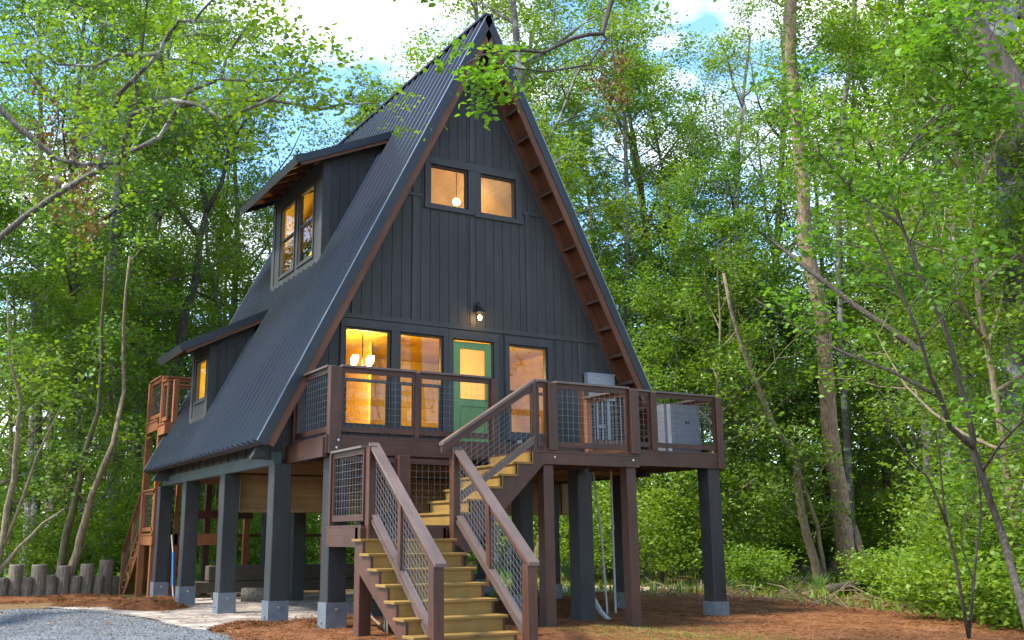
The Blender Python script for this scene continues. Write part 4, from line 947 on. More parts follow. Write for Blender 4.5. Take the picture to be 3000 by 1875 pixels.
# log palisade: each upright log is countable
lg = thing('log_palisade', 'low retaining wall of upright weathered logs along the drive', 'log wall')
x, y = -12.4, 9.2; k = 0
P0 = [(-12.5, 9.0), (-7.2, 9.75), (-5.0, 10.15), (-4.35, 10.8)]
pp = []
for a, b_ in zip(P0[:-1], P0[1:]):
    d = math.dist(a, b_); n = int(d/.27)
    for j in range(n): pp.append((a[0]+(b_[0]-a[0])*j/n, a[1]+(b_[1]-a[1])*j/n))
for k, (x, y) in enumerate(pp):
    tall = k % 2 == 0; r_ = rnd.uniform(.155, .185) if tall else rnd.uniform(.12, .15); h_ = (rnd.uniform(.78, .92) if tall else rnd.uniform(.48, .60)); ln_ = rnd.uniform(-.03, .03)
    yy = y-(.0 if tall else .05)
    MB().tube([(x, yy, -.1), (x+ln_/2, yy, h_*.5), (x+ln_, yy, h_-.03), (x+ln_, yy, h_)], [r_, r_*.98, r_*.96, r_*.88], 14).build('upright_log', M['log'], lg, smooth=False)

# ------------------------------------------------------------------ vegetation
class Leaves:
    def __init__(s): s.p = []; s.d = []; s.s = []
    def cluster(s, c_, n, spread, size, r, flat=1.0, droop=.0):
        q = r.normal(0, 1, (n, 3))*spread*np.array([1, 1, flat])+np.array(c_); d = r.normal(0, 1, (n, 3)); d[:, 2] = d[:, 2]*.38-droop
        d /= np.linalg.norm(d, axis=1)[:, None]+1e-9
        s.p.append(q); s.d.append(d); s.s.append(size*r.uniform(.65, 1.3, n))
    def mesh(s, name, mat, aspect=.62, shape=4, fold=.12):
        p = np.concatenate(s.p); d = np.concatenate(s.d); z = np.concatenate(s.s); n = len(p); r = np.random.default_rng(n)
        t = r.normal(0, .55, (n, 3)); t[:, 2] += .9; sd = np.cross(d, t); sd /= np.linalg.norm(sd, axis=1)[:, None]+1e-9; nn = np.cross(sd, d)
        w = (z*aspect/2)[:, None]; l = z[:, None]
        if shape == 4: V = np.stack([p, p+d*l*.42+sd*w+nn*l*fold, p+d*l, p+d*l*.42-sd*w+nn*l*fold], 1)
        else: V = np.stack([p, p+d*l*.28+sd*w*.85+nn*l*fold, p+d*l*.6+sd*w+nn*l*fold, p+d*l, p+d*l*.6-sd*w+nn*l*fold, p+d*l*.28-sd*w*.85+nn*l*fold], 1)
        k = V.shape[1]; V = V.reshape(-1, 3); me = bpy.data.meshes.new(name); me.vertices.add(n*k); me.vertices.foreach_set('co', V.astype(np.float32).ravel())
        me.loops.add(n*k); me.loops.foreach_set('vertex_index', np.arange(n*k, dtype=np.int32)); me.polygons.add(n)
        me.polygons.foreach_set('loop_start', np.arange(0, n*k, k, dtype=np.int32)); me.polygons.foreach_set('loop_total', np.full(n, k, dtype=np.int32)); me.update()
        me.materials.append(mat); return me
def rv(r, up=0): 
    v = Vector(r.normal(0, 1, 3)); v.z += up; return v.normalized()
def along(path, t):
    k = min(int(t*(len(path)-1)), len(path)-2); f_ = t*(len(path)-1)-k; return Vector(path[k]).lerp(Vector(path[k+1]), f_), (Vector(path[k+1])-Vector(path[k])).normalized()
def grow(T, Lv, path, rad, r, depth, n, ln, leaf, t0=.25, sides=5, flat=1.0, nl=24, spread=.28, up=.15):
    """branch off a limb; leaves gather round the last twigs"""
    for i in range(n):
        t = t0+(1-t0)*(i+r.uniform(0, 1))/n; p, d = along(path, min(t, .999)); o = rv(r); o = (o-d*o.dot(d)).normalized()
        o.z *= flat; dr_ = (d*.55+o*.9+Vector((0, 0, up))).normalized(); l = ln*r.uniform(.6, 1.2)*(1.15-.5*t)
        b = dr_+rv(r)*.35; q = [p, p+dr_*l*.4, p+dr_*l*.4+b.normalized()*l*.35, p+dr_*l*.4+b.normalized()*l*.35+(b+rv(r)*.5).normalized()*l*.3]
        rr = max(rad*(1-.6*t)*.55, .006); T.tube(q, [rr, rr*.75, rr*.5, rr*.25], sides, False)
        if depth > 0: grow(T, Lv, q, rr, r, depth-1, max(3, n-1), ln*.5, leaf, .3, 3, flat, nl, spread, up)
        if depth <= 0:
            for tt in (.45, .75, 1.0):
                c_, _ = along(q, min(tt, .999)); Lv.cluster(c_, max(2, nl//3), spread, leaf, r, .55*flat if flat < 1 else .5)
TRUNK_MATS = ['bark_grey', 'bark_dark', 'bark_moss', 'bark_tan']
def canopy_proto(seed, H=22, base=.30, r0=.2, limbs=13, ln=3.4, leaf=.12, bark_='bark_grey', leafm='leaf', nl=45, lean=.06, depth=1, n=6, spread=.27, top=1.0):
    r = np.random.default_rng(seed); T = MB(); Lv = Leaves(); path = [Vector((0, 0, -.2))]; d = Vector((r.normal()*lean, r.normal()*lean, 1)).normalized()
    for k in range(9): d = (d+Vector((r.normal()*.05, r.normal()*.05, .12))).normalized(); path.append(path[-1]+d*(H/9))
    T.tube(path, [r0*(1.25 if k == 0 else 1-.085*k) for k in range(10)], 9, False)
    for i in range(limbs):
        t = base+(1-base)*(i+r.uniform(0, .9))/limbs; p, d0 = along(path, min(t, .995)); a = i*2.4+r.uniform(-.5, .5); tt = (t-base)/(1-base)
        l = ln*(1.15-.75*tt**1.5)*r.uniform(.75, 1.2)*(.6+.8*min(1, tt*3)); dr_ = Vector((math.cos(a), math.sin(a), .35+.6*tt*top)).normalized()
        q = [p]; 
        for k in range(5): dr_ = (dr_+rv(r)*.22+Vector((0, 0, .06))).normalized(); q.append(q[-1]+dr_*l/5)
        rb = r0*(1-.8*t)*.5+.012; T.tube(q, [rb, rb*.85, rb*.7, rb*.5, rb*.32, rb*.12], 5, False)
        grow(T, Lv, q, rb, r, depth, n, l*.42, leaf, .25, 4, 1, nl, spread)
    tm = bpy.data.meshes.new('trunk'); tm.from_pydata(T.v, [], T.f); tm.materials.append(M[bark_]); tm.polygons.foreach_set('use_smooth', [True]*len(tm.polygons))
    return tm, Lv.mesh('crown', M[leafm])
def pine_proto(seed, H=24, base=.55, r0=.24):
    r = np.random.default_rng(seed); T = MB(); Lv = Leaves(); path = [Vector((0, 0, -.2))]; d = Vector((0, 0, 1))
    for k in range(9): d = (d+Vector((r.normal()*.02, r.normal()*.02, .1))).normalized(); path.append(path[-1]+d*(H/9))
    T.tube(path, [r0*(1-.085*k) for k in range(10)], 10, False)
    for i in range(26):
        t = base+(1-base)*(i+r.uniform(0, .9))/26; p, _ = along(path, min(t, .995)); a = i*2.4; tt = (t-base)/(1-base); l = 3.2*(1.1-.8*tt)*r.uniform(.7, 1.2)
        dr_ = Vector((math.cos(a), math.sin(a), .1+.5*tt)).normalized(); q = [p]
        for k in range(4): dr_ = (dr_+rv(r)*.15+Vector((0, 0, .08))).normalized(); q.append(q[-1]+dr_*l/4)
        rb = .05*(1.1-tt)+.012; T.tube(q, [rb, rb*.8, rb*.6, rb*.4, rb*.2], 4, False)
        for j in range(9):
            c_, dd = along(q, min(.3+.7*j/8, .999)); c2 = c_+rv(r, .3)*l*.2; T.tube([c_, c2], [.012, .006], 3, False)
            for u_ in range(3):
                c3 = c2+rv(r, .2)*.18; n_ = 26; dd = r.normal(0, 1, (n_, 3)); dd[:, 2] = abs(dd[:, 2])*.8; dd /= np.linalg.norm(dd, axis=1)[:, None]
                Lv.p.append(np.tile(np.array(c3), (n_, 1))); Lv.d.append(dd); Lv.s.append(r.uniform(.2, .34, n_))
    tm = bpy.data.meshes.new('trunk'); tm.from_pydata(T.v, [], T.f); tm.materials.append(M['bark_pine']); tm.polygons.foreach_set('use_smooth', [True]*len(tm.polygons))
    return tm, Lv.mesh('crown', M['needle'], .10, 4, .0)
def shrub_proto(seed, H=3.2, leaf=.10, leafm='leaf', n=9):
    r = np.random.default_rng(seed); T = MB(); Lv = Leaves()
    for i in range(n):
        a = r.uniform(0, 6.28); d = Vector((math.cos(a)*.45, math.sin(a)*.45, 1)).normalized(); q = [Vector((r.normal()*.2, r.normal()*.2, -.1))]
        for k in range(4): d = (d+rv(r)*.25).normalized(); q.append(q[-1]+d*H/4*r.uniform(.7, 1.1))
        T.tube(q, [.035, .028, .02, .012, .006], 4, False); grow(T, Lv, q, .03, r, 0, 9, H*.3, leaf, .15, 3, 1, 45, .22)
    tm = bpy.data.meshes.new('stems'); tm.from_pydata(T.v, [], T.f); tm.materials.append(M['bark_tan'])
    return tm, Lv.mesh('foliage', M[leafm])
PROTO = {
 'a': canopy_proto(11, 23, .30, .20), 'b': canopy_proto(12, 21, .24, .17, 15, 3.8, bark_='bark_moss'), 'c': canopy_proto(13, 25, .38, .24, 13, 4.2, bark_='bark_grey', nl=22),
 'd': canopy_proto(14, 19, .2, .14, 15, 3.0, bark_='bark_tan', leafm='leaf'), 'e': canopy_proto(15, 22, .28, .19, 15, 3.6, leafm='leaf_dk', bark_='bark_dark'),
 'u': canopy_proto(21, 10, .12, .08, 15, 2.4, .115, 'bark_tan', 'leaf', 39, .12, 1, 5, .24), 'v': canopy_proto(22, 8, .10, .07, 15, 2.3, .11, 'bark_grey', 'leaf', 39, .15, 1, 5, .24),
 'w': canopy_proto(23, 12, .15, .10, 15, 2.8, .115, 'bark_moss', 'leaf_dk', 39, .12, 1, 5, .25),
 'p': pine_proto(31), 's': shrub_proto(41), 't': shrub_proto(42, 2.4, .11, 'leaf_dk'), 'x': shrub_proto(43, 1.3, .10, 'leaf', 7)}
def plant(kind, u, d, sc=1.0, label='', rz=None, cat='tree', name='tree', group=None, loc=None, tilt=0):
    p = loc if loc is not None else ground_at(u, d); z = hgt(p[0], p[1])
    e = thing(name, label, cat, (p[0], p[1], z), rnd.uniform(0, 6.28) if rz is None else rz, group); e.scale = (sc, sc, sc); e.rotation_euler[1] = tilt
    tm, lm = PROTO[kind]; sh = kind in 'stx'
    a = bpy.data.objects.new('stems' if sh else 'trunk', tm); b_ = bpy.data.objects.new('foliage' if sh else 'crown', lm)
    for o in (a, b_): COL.objects.link(o); o.parent = e
    return e
G1 = 'forest trees behind and beside the cabin'
#      kind u(px) dist scale label
FOREST = [
 ('c', -60, 34, 1.05, 'leafy forest tree at the far left edge behind the log wall'),
 ('a', 95, 38, 1.0, 'tall tree above the leftmost logs of the palisade'),
 ('e', 215, 33, .95, 'dark leaved tree left of the leaning bark trunk'),
 ('b', 330, 36, 1.0, 'mossy trunk tree just left of the rear deck tower'),
 ('d', 455, 41, 1.0, 'thin tree rising behind the rear deck posts'),
 ('a', 560, 47, .9, 'tree seen left of the lower dormer in the distance'),
 ('p', 640, 52, .8, 'pine behind the gap between the two dormers'),
 ('d', 735, 44, .86, 'slender tree left of the upper dormer roof'),
 ('e', 830, 50, .86, 'dark tree behind the upper dormer eave'),
 ('p', 985, 46, .92, 'pine behind the upper end of the left roof slope'),
 ('b', 1120, 44, 1.05, 'tree crown directly behind the ridge line'),
 ('c', 1280, 46, 1.1, 'broad crown behind the peak of the cabin'),
 ('a', 1460, 42, 1.1, 'tree just right of the roof peak'),
 ('d', 1560, 37, 1.0, 'forked tree beside the upper right rake'),
 ('p', 1790, 50, .95, 'distant pine right of the rake'),
 ('a', 1880, 37, .95, 'tree above the right deck corner'),
 ('e', 1995, 43, .95, 'dark tree above the condenser unit'),
 ('c', 2060, 39, .95, 'grey trunk tree right of the deck corner post'),
 ('d', 2160, 44, .95, 'tan trunk tree between the deck corner and the big pine'),
 ('b', 2290, 47, 1.0, 'mossy tree left of the big pine'),
 ('e', 2420, 49, 1.0, 'dark tree behind the big pine trunk'),
 ('a', 2600, 46, 1.0, 'tree right of the big pine'),
 ('c', 2800, 45, .95, 'tree behind the two thin foreground saplings'),
 ('d', 2900, 33, .95, 'pale trunk tree behind the curved dark sapling'),
 ('b', 2985, 30, 1.0, 'tree at the right edge of the picture'),
 ('e', 3120, 25, 1.0, 'tree just beyond the right edge of the picture'),
 ('a', 1500, 39, 1.2, 'high crowned tree close behind the right rake'), ('c', 1720, 38, 1.15, 'spreading tree filling the sky right of the peak'), ('b', 1905, 42, 1.25, 'tall mossy tree above the deck in the sky gap'), ('b', 600, 43, 1.15, 'tall tree above the upper dormer eave'), ('a', 400, 39, 1.12, 'tall tree behind the bare limbs at the upper left'),
 ('a', 2010, 54, 1.2, 'distant tree above the condenser unit'), ('c', 2230, 52, 1.15, 'distant tree left of the big pine top'), ('e', 2500, 53, 1.25, 'distant dark tree right of the big pine top'), ('b', 2760, 50, 1.2, 'distant tree in the upper right canopy'), ('a', 2950, 46, 1.1, 'distant tree behind the massive corner trunk'),
 ('c', 20, 46, 1.15, 'distant tree in the far left canopy'), ('e', 270, 48, 1.2, 'distant dark tree behind the overhanging limbs'), ('b', 420, 52, 1.1, 'distant tree left of the sky gap'), ('a', 150, 55, 1.3, 'farthest tree in the upper left canopy'),
]
for k, u, d, sc, lb in FOREST: plant(k, u, d, sc, lb, group=G1)
UND = [('u', 60, 31, 1, 'young tree behind the left end of the palisade'), ('w', 175, 36, 1, 'dark young tree behind the palisade'), ('v', 290, 31, 1, 'bushy young tree left of the rear stair'), ('u', 400, 39, 1, 'young tree behind the rear stair rail'),
 ('w', 520, 38, .9, 'dark young tree framed under the left eave'), ('u', 640, 42, 1, 'young tree beyond the second stilt'), ('v', 720, 40, 1, 'bushy young tree seen between the left stilts'), ('u', 900, 40, .9, 'young tree seen through the open underfloor'),
 ('v', 1100, 38, 1, 'young tree behind the stair landing'), ('u', 1600, 36, 1, 'young tree seen beneath the lower platform'), ('w', 1780, 38, 1, 'dark young tree beyond the conduit pipes'), ('v', 1930, 34, 1.1, 'bright bushy tree seen below the right deck'),
 ('u', 2060, 33, 1.1, 'young tree against the right deck stilt'), ('w', 2150, 37, 1.2, 'dark young tree right of the deck stilt'), ('u', 2230, 41, 1.1, 'young tree left of the big pine base'), ('v', 2340, 45, 1.2, 'bushy young tree hugging the big pine'),
 ('u', 2480, 47, 1.2, 'young tree behind the big pine base'), ('u', 2600, 45, 1.2, 'young tree right of the broken trunk'), ('w', 2720, 43, 1.2, 'dark young tree behind the bare stems'), ('v', 2860, 29, 1.0, 'bushy young tree behind the bare stems'),
 ('u', 2990, 26, 1.0, 'young tree left of the curved sapling'), ('v', 3060, 23, 1.1, 'bushy young tree right of the curved sapling'), ('u', 3020, 22, 1.1, 'young tree cut by the right picture edge'), ('w', -80, 28, 1.0, 'dark young tree cut by the left picture edge')]
UND += [('w', 10, 42, 1.2, 'dark filler tree deep in the far left wood'), ('u', 130, 44, 1.3, 'young tree deep in the wood above the second log'), ('v', 250, 43, 1.4, 'bushy tree deep in the wood behind the tan leaning trunk'), ('u', 360, 46, 1.3, 'young tree deep in the wood left of the rear tower'), ('w', 480, 48, 1.2, 'dark young tree deep behind the rear tower'),
 ('v', 600, 47, 1.5, 'bushy tree deep in the wood above the lower dormer'), ('u', 1560, 46, 1.3, 'young tree deep behind the foot of the right rake'), ('v', 1680, 44, 1.5, 'bushy tree deep behind the platform'), ('u', 1830, 46, 1.3, 'young tree deep behind the condenser'), ('w', 1950, 44, 1.2, 'dark young tree deep behind the deck corner'),
 ('v', 2080, 45, 1.5, 'bushy tree deep in the wood right of the deck'), ('u', 2180, 48, 1.3, 'young tree deep behind the slim mossy trunk'), ('v', 2310, 50, 1.5, 'bushy tree deep behind the twin trunk'), ('u', 2410, 48, 1.3, 'young tree deep behind the big pine'), ('w', 2540, 50, 1.3, 'dark young tree deep right of the big pine'),
 ('v', 2660, 48, 1.5, 'bushy tree deep behind the broken trunk'), ('u', 2780, 46, 1.3, 'young tree deep behind the bare sapling'), ('v', 2900, 42, 1.5, 'bushy tree deep behind the curved maple'), ('w', 3000, 40, 1.2, 'dark young tree deep at the right edge')]
for k, u, d, sc, lb in UND: plant(k, u, d, sc, lb, group='young trees of the forest edge')
SH = [('s', 30, 29), ('t', 140, 31), ('s', 230, 30), ('s', 350, 33), ('t', 450, 36), ('s', 560, 37), ('s', 660, 38), ('t', 760, 37), ('s', 850, 38), ('s', 950, 37), ('t', 1080, 36), ('s', 1620, 34), ('t', 1700, 36), ('s', 1780, 33), ('s', 1880, 32), ('s', 1960, 31), ('s', 2040, 33),
 ('t', 2120, 33), ('s', 2210, 34), ('t', 2320, 44), ('x', 2190, 30), ('t', 2440, 45), ('s', 2550, 44), ('x', 2560, 29), ('x', 2690, 32), ('s', 2830, 30), ('s', 2890, 26), ('x', 2720, 25), ('s', 2880, 23), ('x', 2840, 21), ('s', 2960, 21), ('s', 3030, 20), ('x', 2660, 27), ('x', 2930, 19.5), ('t', 2600, 44), ('t', 2340, 45), ('t', 1990, 38), ('t', 300, 36)]
def mass(name, lst, label):
    """shrubs nobody could count become one object"""
    for w_, nm, mt in ((0, 'stems', 'bark_tan'),):
        pass
    VV = []; sizes = []
    allv = []; tot = 0
    meshes = {}
    for kind in set(k for k, *_ in lst):
        me = PROTO[kind][1]; a = np.empty(len(me.vertices)*3, dtype=np.float32); me.vertices.foreach_get('co', a); meshes[kind] = a.reshape(-1, 3)
    for kind, u, d in lst:
        p = ground_at(u+rnd.uniform(-15, 15), d); s_ = rnd.uniform(.8, 1.25); a = rnd.uniform(0, 6.28); A = meshes[kind]; c_, s1 = math.cos(a)*s_, math.sin(a)*s_
        B = np.stack([A[:, 0]*c_-A[:, 1]*s1+p.x, A[:, 0]*s1+A[:, 1]*c_+p.y, A[:, 2]*s_+hgt(p.x, p.y)], 1); allv.append(B)
    V = np.concatenate(allv).astype(np.float32); n = len(V)//4
    me = bpy.data.meshes.new(name); me.vertices.add(len(V)); me.vertices.foreach_set('co', V.ravel()); me.loops.add(len(V)); me.loops.foreach_set('vertex_index', np.arange(len(V), dtype=np.int32))
    me.polygons.add(n); me.polygons.foreach_set('loop_start', np.arange(0, n*4, 4, dtype=np.int32)); me.polygons.foreach_set('loop_total', np.full(n, 4, dtype=np.int32)); me.update(); me.materials.append(M['leaf'])
    o = bpy.data.objects.new(name, me); COL.objects.link(o); return tag(o, label, 'undergrowth', kind='stuff')
mass('undergrowth', SH, 'dense green undergrowth along the edge of the forest')
def far_wood():
    r = np.random.default_rng(5); Lv = Leaves()
    for i in range(4600):
        u = r.uniform(-200, 3200); d = r.uniform(56, 74); p = ground_at(u, d); h = r.uniform(.3, 4.5) if i % 5 < 2 else r.uniform(.3, 11+4*math.sin(u*.006+1)+3*math.sin(u*.021)) ; Lv.cluster((p.x, p.y, h), 18, .9, .42, r)
    o = bpy.data.objects.new('distant_woodland', Lv.mesh('distant_woodland', M['leaf'])); COL.objects.link(o); tag(o, 'far off woodland closing the view between the trunks', 'woodland', kind='stuff')
far_wood()
# trees behind the photographer: seen in the panes and shading the gable
for k, (kd, x, y, sc) in enumerate((('c', -22, -12, 1.0), ('a', -2, -33, 1.0), ('b', 6, -27, 1.0), ('e', -12, -36, 1.1), ('c', 16, -22, 1.0), ('a', -24, -28, 1.0))):
    plant(kd, 0, 0, sc, ['tall tree left of the photographer', 'tree straight behind the photographer', 'tree behind the photographer to the right', 'dark tree far behind the photographer', 'tree beyond the right of the front yard', 'tree behind the photographer to the left'][k], loc=(x, y), group='trees behind the photographer')
# trees left of the cabin that throw dappled shade over roof and drive
for k, (kd, x, y, sc) in enumerate((('b', -26, -3, 1.0), ('a', -17, 16, .95), ('c', -36, 8, 1.05))):
    plant(kd, 0, 0, sc, ['tree beside the drive outside the left of the picture', 'tree behind the drive left of the palisade', 'large tree far left of the drive'][k], loc=(x, y), group='trees left of the drive')

# trees shaped after the photograph ---------------------------------
def custom(name, label, paths, barkm, leafs=None, cat='tree', smooth=True, sides=8, lm='leaf', foot=None, aspect=.62, shape=6):
    """paths: list of (points, r_start, r_end); leafs: function(T, Leaves)"""
    fx = foot if foot is not None else Vector(paths[0][0][0]); e = thing(name, label, cat, (fx.x, fx.y, 0)); T = MB(); off = Vector((fx.x, fx.y, 0))
    for pts, ra, rb in paths:
        q = [Vector(p)-off for p in pts]; q = dens(q, 2); n_ = len(q)
        q = [p+(rv(npr)*(ra*.25) if 0 < k < n_-1 else Vector()) for k, p in enumerate(q)]
        T.tube(q, [ra+(rb-ra)*k/(n_-1) for k in range(n_)], sides)
    Lv = Leaves()
    if leafs: leafs(T, Lv, off)
    T.build('trunk', M[barkm], e, smooth=True)
    if Lv.p: o = bpy.data.objects.new('crown', Lv.mesh('crown', M[lm], aspect, shape)); COL.objects.link(o); o.parent = e
    return e
npr = np.random.default_rng(99)
def path_px(L_): return [at(*q) for q in L_]
def base_at(u, v):   # point on the ground seen at this pixel
    k = ray(u, v); return CAM+k*(-CAM.z/k.z)
def depth_of(p): return (Vector(p)-CAM).dot(FW)
# big pine at right
b0 = base_at(2480, 1702); dB = depth_of(b0)
custom('tall_pine', 'big pine with orange flaking bark standing clear at the forest edge', [([b0-Vector((0, 0, .3)), at(2455, 1450, dB), at(2430, 1250, dB), at(2405, 960, dB), at(2362, 700, dB), at(2335, 420, dB), at(2322, 150, dB), at(2330, -200, dB)], .30, .16)], 'bark_pine',
       lambda T, Lv, off: [Lv.cluster((at(2330+npr.normal()*12, v, dB)-off), (110 if v < 620 else 34), .5, .12, npr) for v in (-60, -35, -10, 25, 60, 85, 140, 200, 265, 110, 170, 230, 300, 340, 400, 450, 490, 540, 590, 640, 1260, 1290, 1500)] and [grow(T, Lv, [at(2330, -200, dB)-off, at(2330+dx, -200+dy, dB+dz)-off], .08, npr, 1, 6, 1.6, .15, .2) for dx, dy, dz in ((-150, 60, 1), (160, 80, -1), (100, -60, 2), (-120, -80, -2))], sides=12)
# trunks at the right
def simple(label, pts, ra, rb, barkm, leaf=False, name='tree', cat='tree', lm='leaf', gn=5, gl=1.3, dep=0, lf=.13):
    return custom(name, label, [(pts, ra, rb)], barkm, (lambda T, Lv, off: grow(T, Lv, [p-off for p in pts], ra*.5, npr, dep, gn, gl, lf, .35, 3)) if leaf else None, cat=cat, lm=lm)
b1 = base_at(2165, 1706); d1 = depth_of(b1); simple('straight slim mossy trunk right of the deck stilt', [b1-Vector((0, 0, .2)), at(2160, 1500, d1), at(2158, 1370, d1), at(2150, 1000, d1), at(2140, 700, d1)], .13, .03, 'bark_moss', True, dep=1, gn=8)
b1 = base_at(2202, 1700); d1 = depth_of(b1); simple('very thin tan trunk beside the slim mossy one', [b1-Vector((0, 0, .2)), at(2198, 1500, d1), at(2190, 1360, d1), at(2195, 1200, d1)], .05, .03, 'bark_tan', True)
b1 = base_at(2400, 1718); d1 = depth_of(b1); custom('tree', 'leaning vine covered twin trunk left of the big pine', [([b1-Vector((0, 0, .2)), at(2385, 1650, d1), at(2352, 1505, d1), at(2330, 1350, d1), at(2270, 1250, d1), at(2215, 1120, d1), at(2165, 1000, d1), at(2120, 800, d1)], .15, .04), ([b1+Vector((.3, 0, -.2)), at(2410, 1640, d1), at(2395, 1540, d1), at(2340, 1380, d1), at(2320, 1290, d1)], .07, .04)], 'bark_tan', lambda T, Lv, off: (grow(T, Lv, [p-off for p in (at(2385, 1650, d1), at(2352, 1505, d1), at(2290, 1300, d1), at(2165, 1000, d1))], .05, npr, 1, 10, 1.5, .13, .1, 3)))
b1 = base_at(2548, 1690); d1 = depth_of(b1); simple('broken leaning trunk right of the big pine', [b1-Vector((0, 0, .2)), at(2530, 1640, d1), at(2510, 1560, d1), at(2490, 1525, d1)], .13, .09, 'bark_pine')
b1 = base_at(2732, 1690); d1 = depth_of(b1); simple('pale lichened slim trunk behind the bare stems', [b1-Vector((0, 0, .2)), at(2722, 1600, d1), at(2700, 1500, d1), at(2680, 1400, d1), at(2675, 1200, d1), at(2670, 900, d1)], .10, .03, 'bark_grey', True, dep=1)
d1 = 25; simple('pale tall trunk between the forked saplings', [ground_at(2868, 25)-Vector((0, 0, .2)), at(2858, 1480, d1), at(2846, 1310, d1), at(2825, 1050, d1), at(2815, 950, d1), at(2790, 600, d1)], .17, .12, 'bark_grey', True, dep=1, gn=6)
simple('mossy fallen trunk propped diagonally across the forest right of the big pine', [at(2223, 675, 32), at(2300, 735, 31), at(2360, 782, 30), at(2508, 898, 29), at(2661, 1000, 28), at(2790, 1130, 27), at(2900, 1330, 26), at(2990, 1600, 24.5)], .05, .14, 'bark_dark')
d1 = 21; custom('tree', 'massive rough trunk at the top right corner', [([ground_at(3010, 21)-Vector((0, 0, .3)), at(2995, 1200, d1), at(2985, 700, d1), at(2965, 300, d1), at(2930, 110, d1), at(2905, -20, d1), at(2900, -200, d1)], .38, .30), ([at(2930, 110, d1), at(2880, 40, d1), at(2820, -30, d1), at(2700, -160, d1)], .2, .1), ([at(2930, 110, d1), at(2950, 30, d1), at(2990, -60, d1)], .2, .14)], 'bark_grey',
    lambda T, Lv, off: [grow(T, Lv, [p-off for p in q], .12, npr, 1, 7, 2.0, .15, .2) for q in ((at(2905, -20, d1), at(2700, -160, d1), at(2500, -200, d1+1)), (at(2900, -200, d1), at(3050, 50, d1-1), at(3150, 200, d1-2)))], sides=14)
for lb, u0, v0, u1, v1, d1, ra in (('grey trunk rising into the sky gap right of the big pine', 2455, 350, 2500, 120, 39, .14), ('straight grey trunk high at the upper right', 2745, 240, 2735, -60, 36, .20), ('leaning grey trunk high beside the straight one', 2690, 330, 2640, 60, 37, .18)):
    g0 = ground_at(u0+40, d1); simple(lb, [g0-Vector((0, 0, .2)), at(u0+10, 1000, d1), at(u0, v0+100, d1), at(u1, v1, d1), at(u1+10, -300, d1)], ra, ra*.6, 'bark_grey', True, dep=1, gn=8, gl=2.2)
# foreground saplings on the right
d1 = 12.6
S1 = path_px([(3003, 1870, d1), (2934, 1556, d1), (2876, 1386, d1), (2852, 1312, d1+.1), (2847, 1250, d1+.1), (2810, 1113, d1+.2), (2781, 989, d1+.3), (2727, 873, d1+.4), (2678, 761, d1+.5), (2645, 666, d1+.6), (2600, 540, d1+.8), (2540, 400, d1+1)])
S2 = path_px([(2852, 1312, d1), (2785, 1250, d1-.1), (2752, 1162, d1-.2), (2727, 1100, d1-.3), (2690, 980, d1-.4), (2640, 860, d1-.4), (2590, 740, d1-.4), (2540, 630, d1-.4)])
S3 = path_px([(2752, 1162, d1-.2), (2620, 1092, d1), (2475, 1034, d1+.3), (2372, 980, d1+.6), (2207, 873, d1+.9)])
S4 = path_px([(2876, 1386, d1), (2930, 1300, d1-.4), (3000, 1230, d1-.8), (3080, 1180, d1-1)])
S5 = path_px([(2645, 666, d1+.6), (2500, 560, d1+1.2), (2380, 430, d1+1.6), (2300, 300, d1+2)]); S6 = path_px([(2600, 540, d1+.8), (2700, 380, d1+.4), (2820, 250, d1), (2900, 120, d1-.4)])
foot = ground_at(3008, 13.0); S1[0] = Vector((foot.x, foot.y, -.15))
def sap(T, Lv, off):
    for q, n_, ln_ in ((S1[6:], 9, 1.3), (S2[3:], 6, 1.0), (S3, 5, .5), (S4, 6, .9), (S5, 6, 1.0), (S6, 9, 1.2)): grow(T, Lv, [p-off for p in q], .03, npr, 1, n_, ln_, .095, .1, 3, .35, 18, .16, .05)
custom('foreground_maple', 'dark curving young maple close to the camera at the right', [(S1, .05, .016), (S2, .035, .012), (S3, .026, .008), (S4, .02, .008), (S5, .02, .008), (S6, .02, .008)], 'bark_dark', sap, lm='leaf_fg')
d1 = 14.3; fb_ = base_at(2839, 1878)
Q = [path_px([(2839, 1870, d1), (2800, 1650, d1), (2765, 1480, d1), (2750, 1300, d1), (2760, 1150, d1)]), path_px([(2839, 1870, d1), (2858, 1650, d1), (2876, 1500, d1), (2868, 1400, d1), (2850, 1330, d1)]), path_px([(2775, 1540, d1), (2720, 1400, d1), (2665, 1345, d1), (2603, 1250, d1), (2570, 1140, d1), (2540, 1050, d1)]), path_px([(2839, 1870, d1), (2850, 1700, d1), (2815, 1600, d1), (2835, 1480, d1), (2900, 1400, d1)])]
custom('bare_sapling', 'multi stemmed nearly bare sapling in the straw at the lower right', [(q, ra, .006) for q, ra in zip(Q, (.028, .022, .018, .014))], 'bark_dark', lambda T, Lv, off: [grow(T, Lv, [p-off for p in q], .012, npr, 0, 6, .5, .09, .6, 3, .5, 6, .12) for q in Q], lm='leaf_fg')
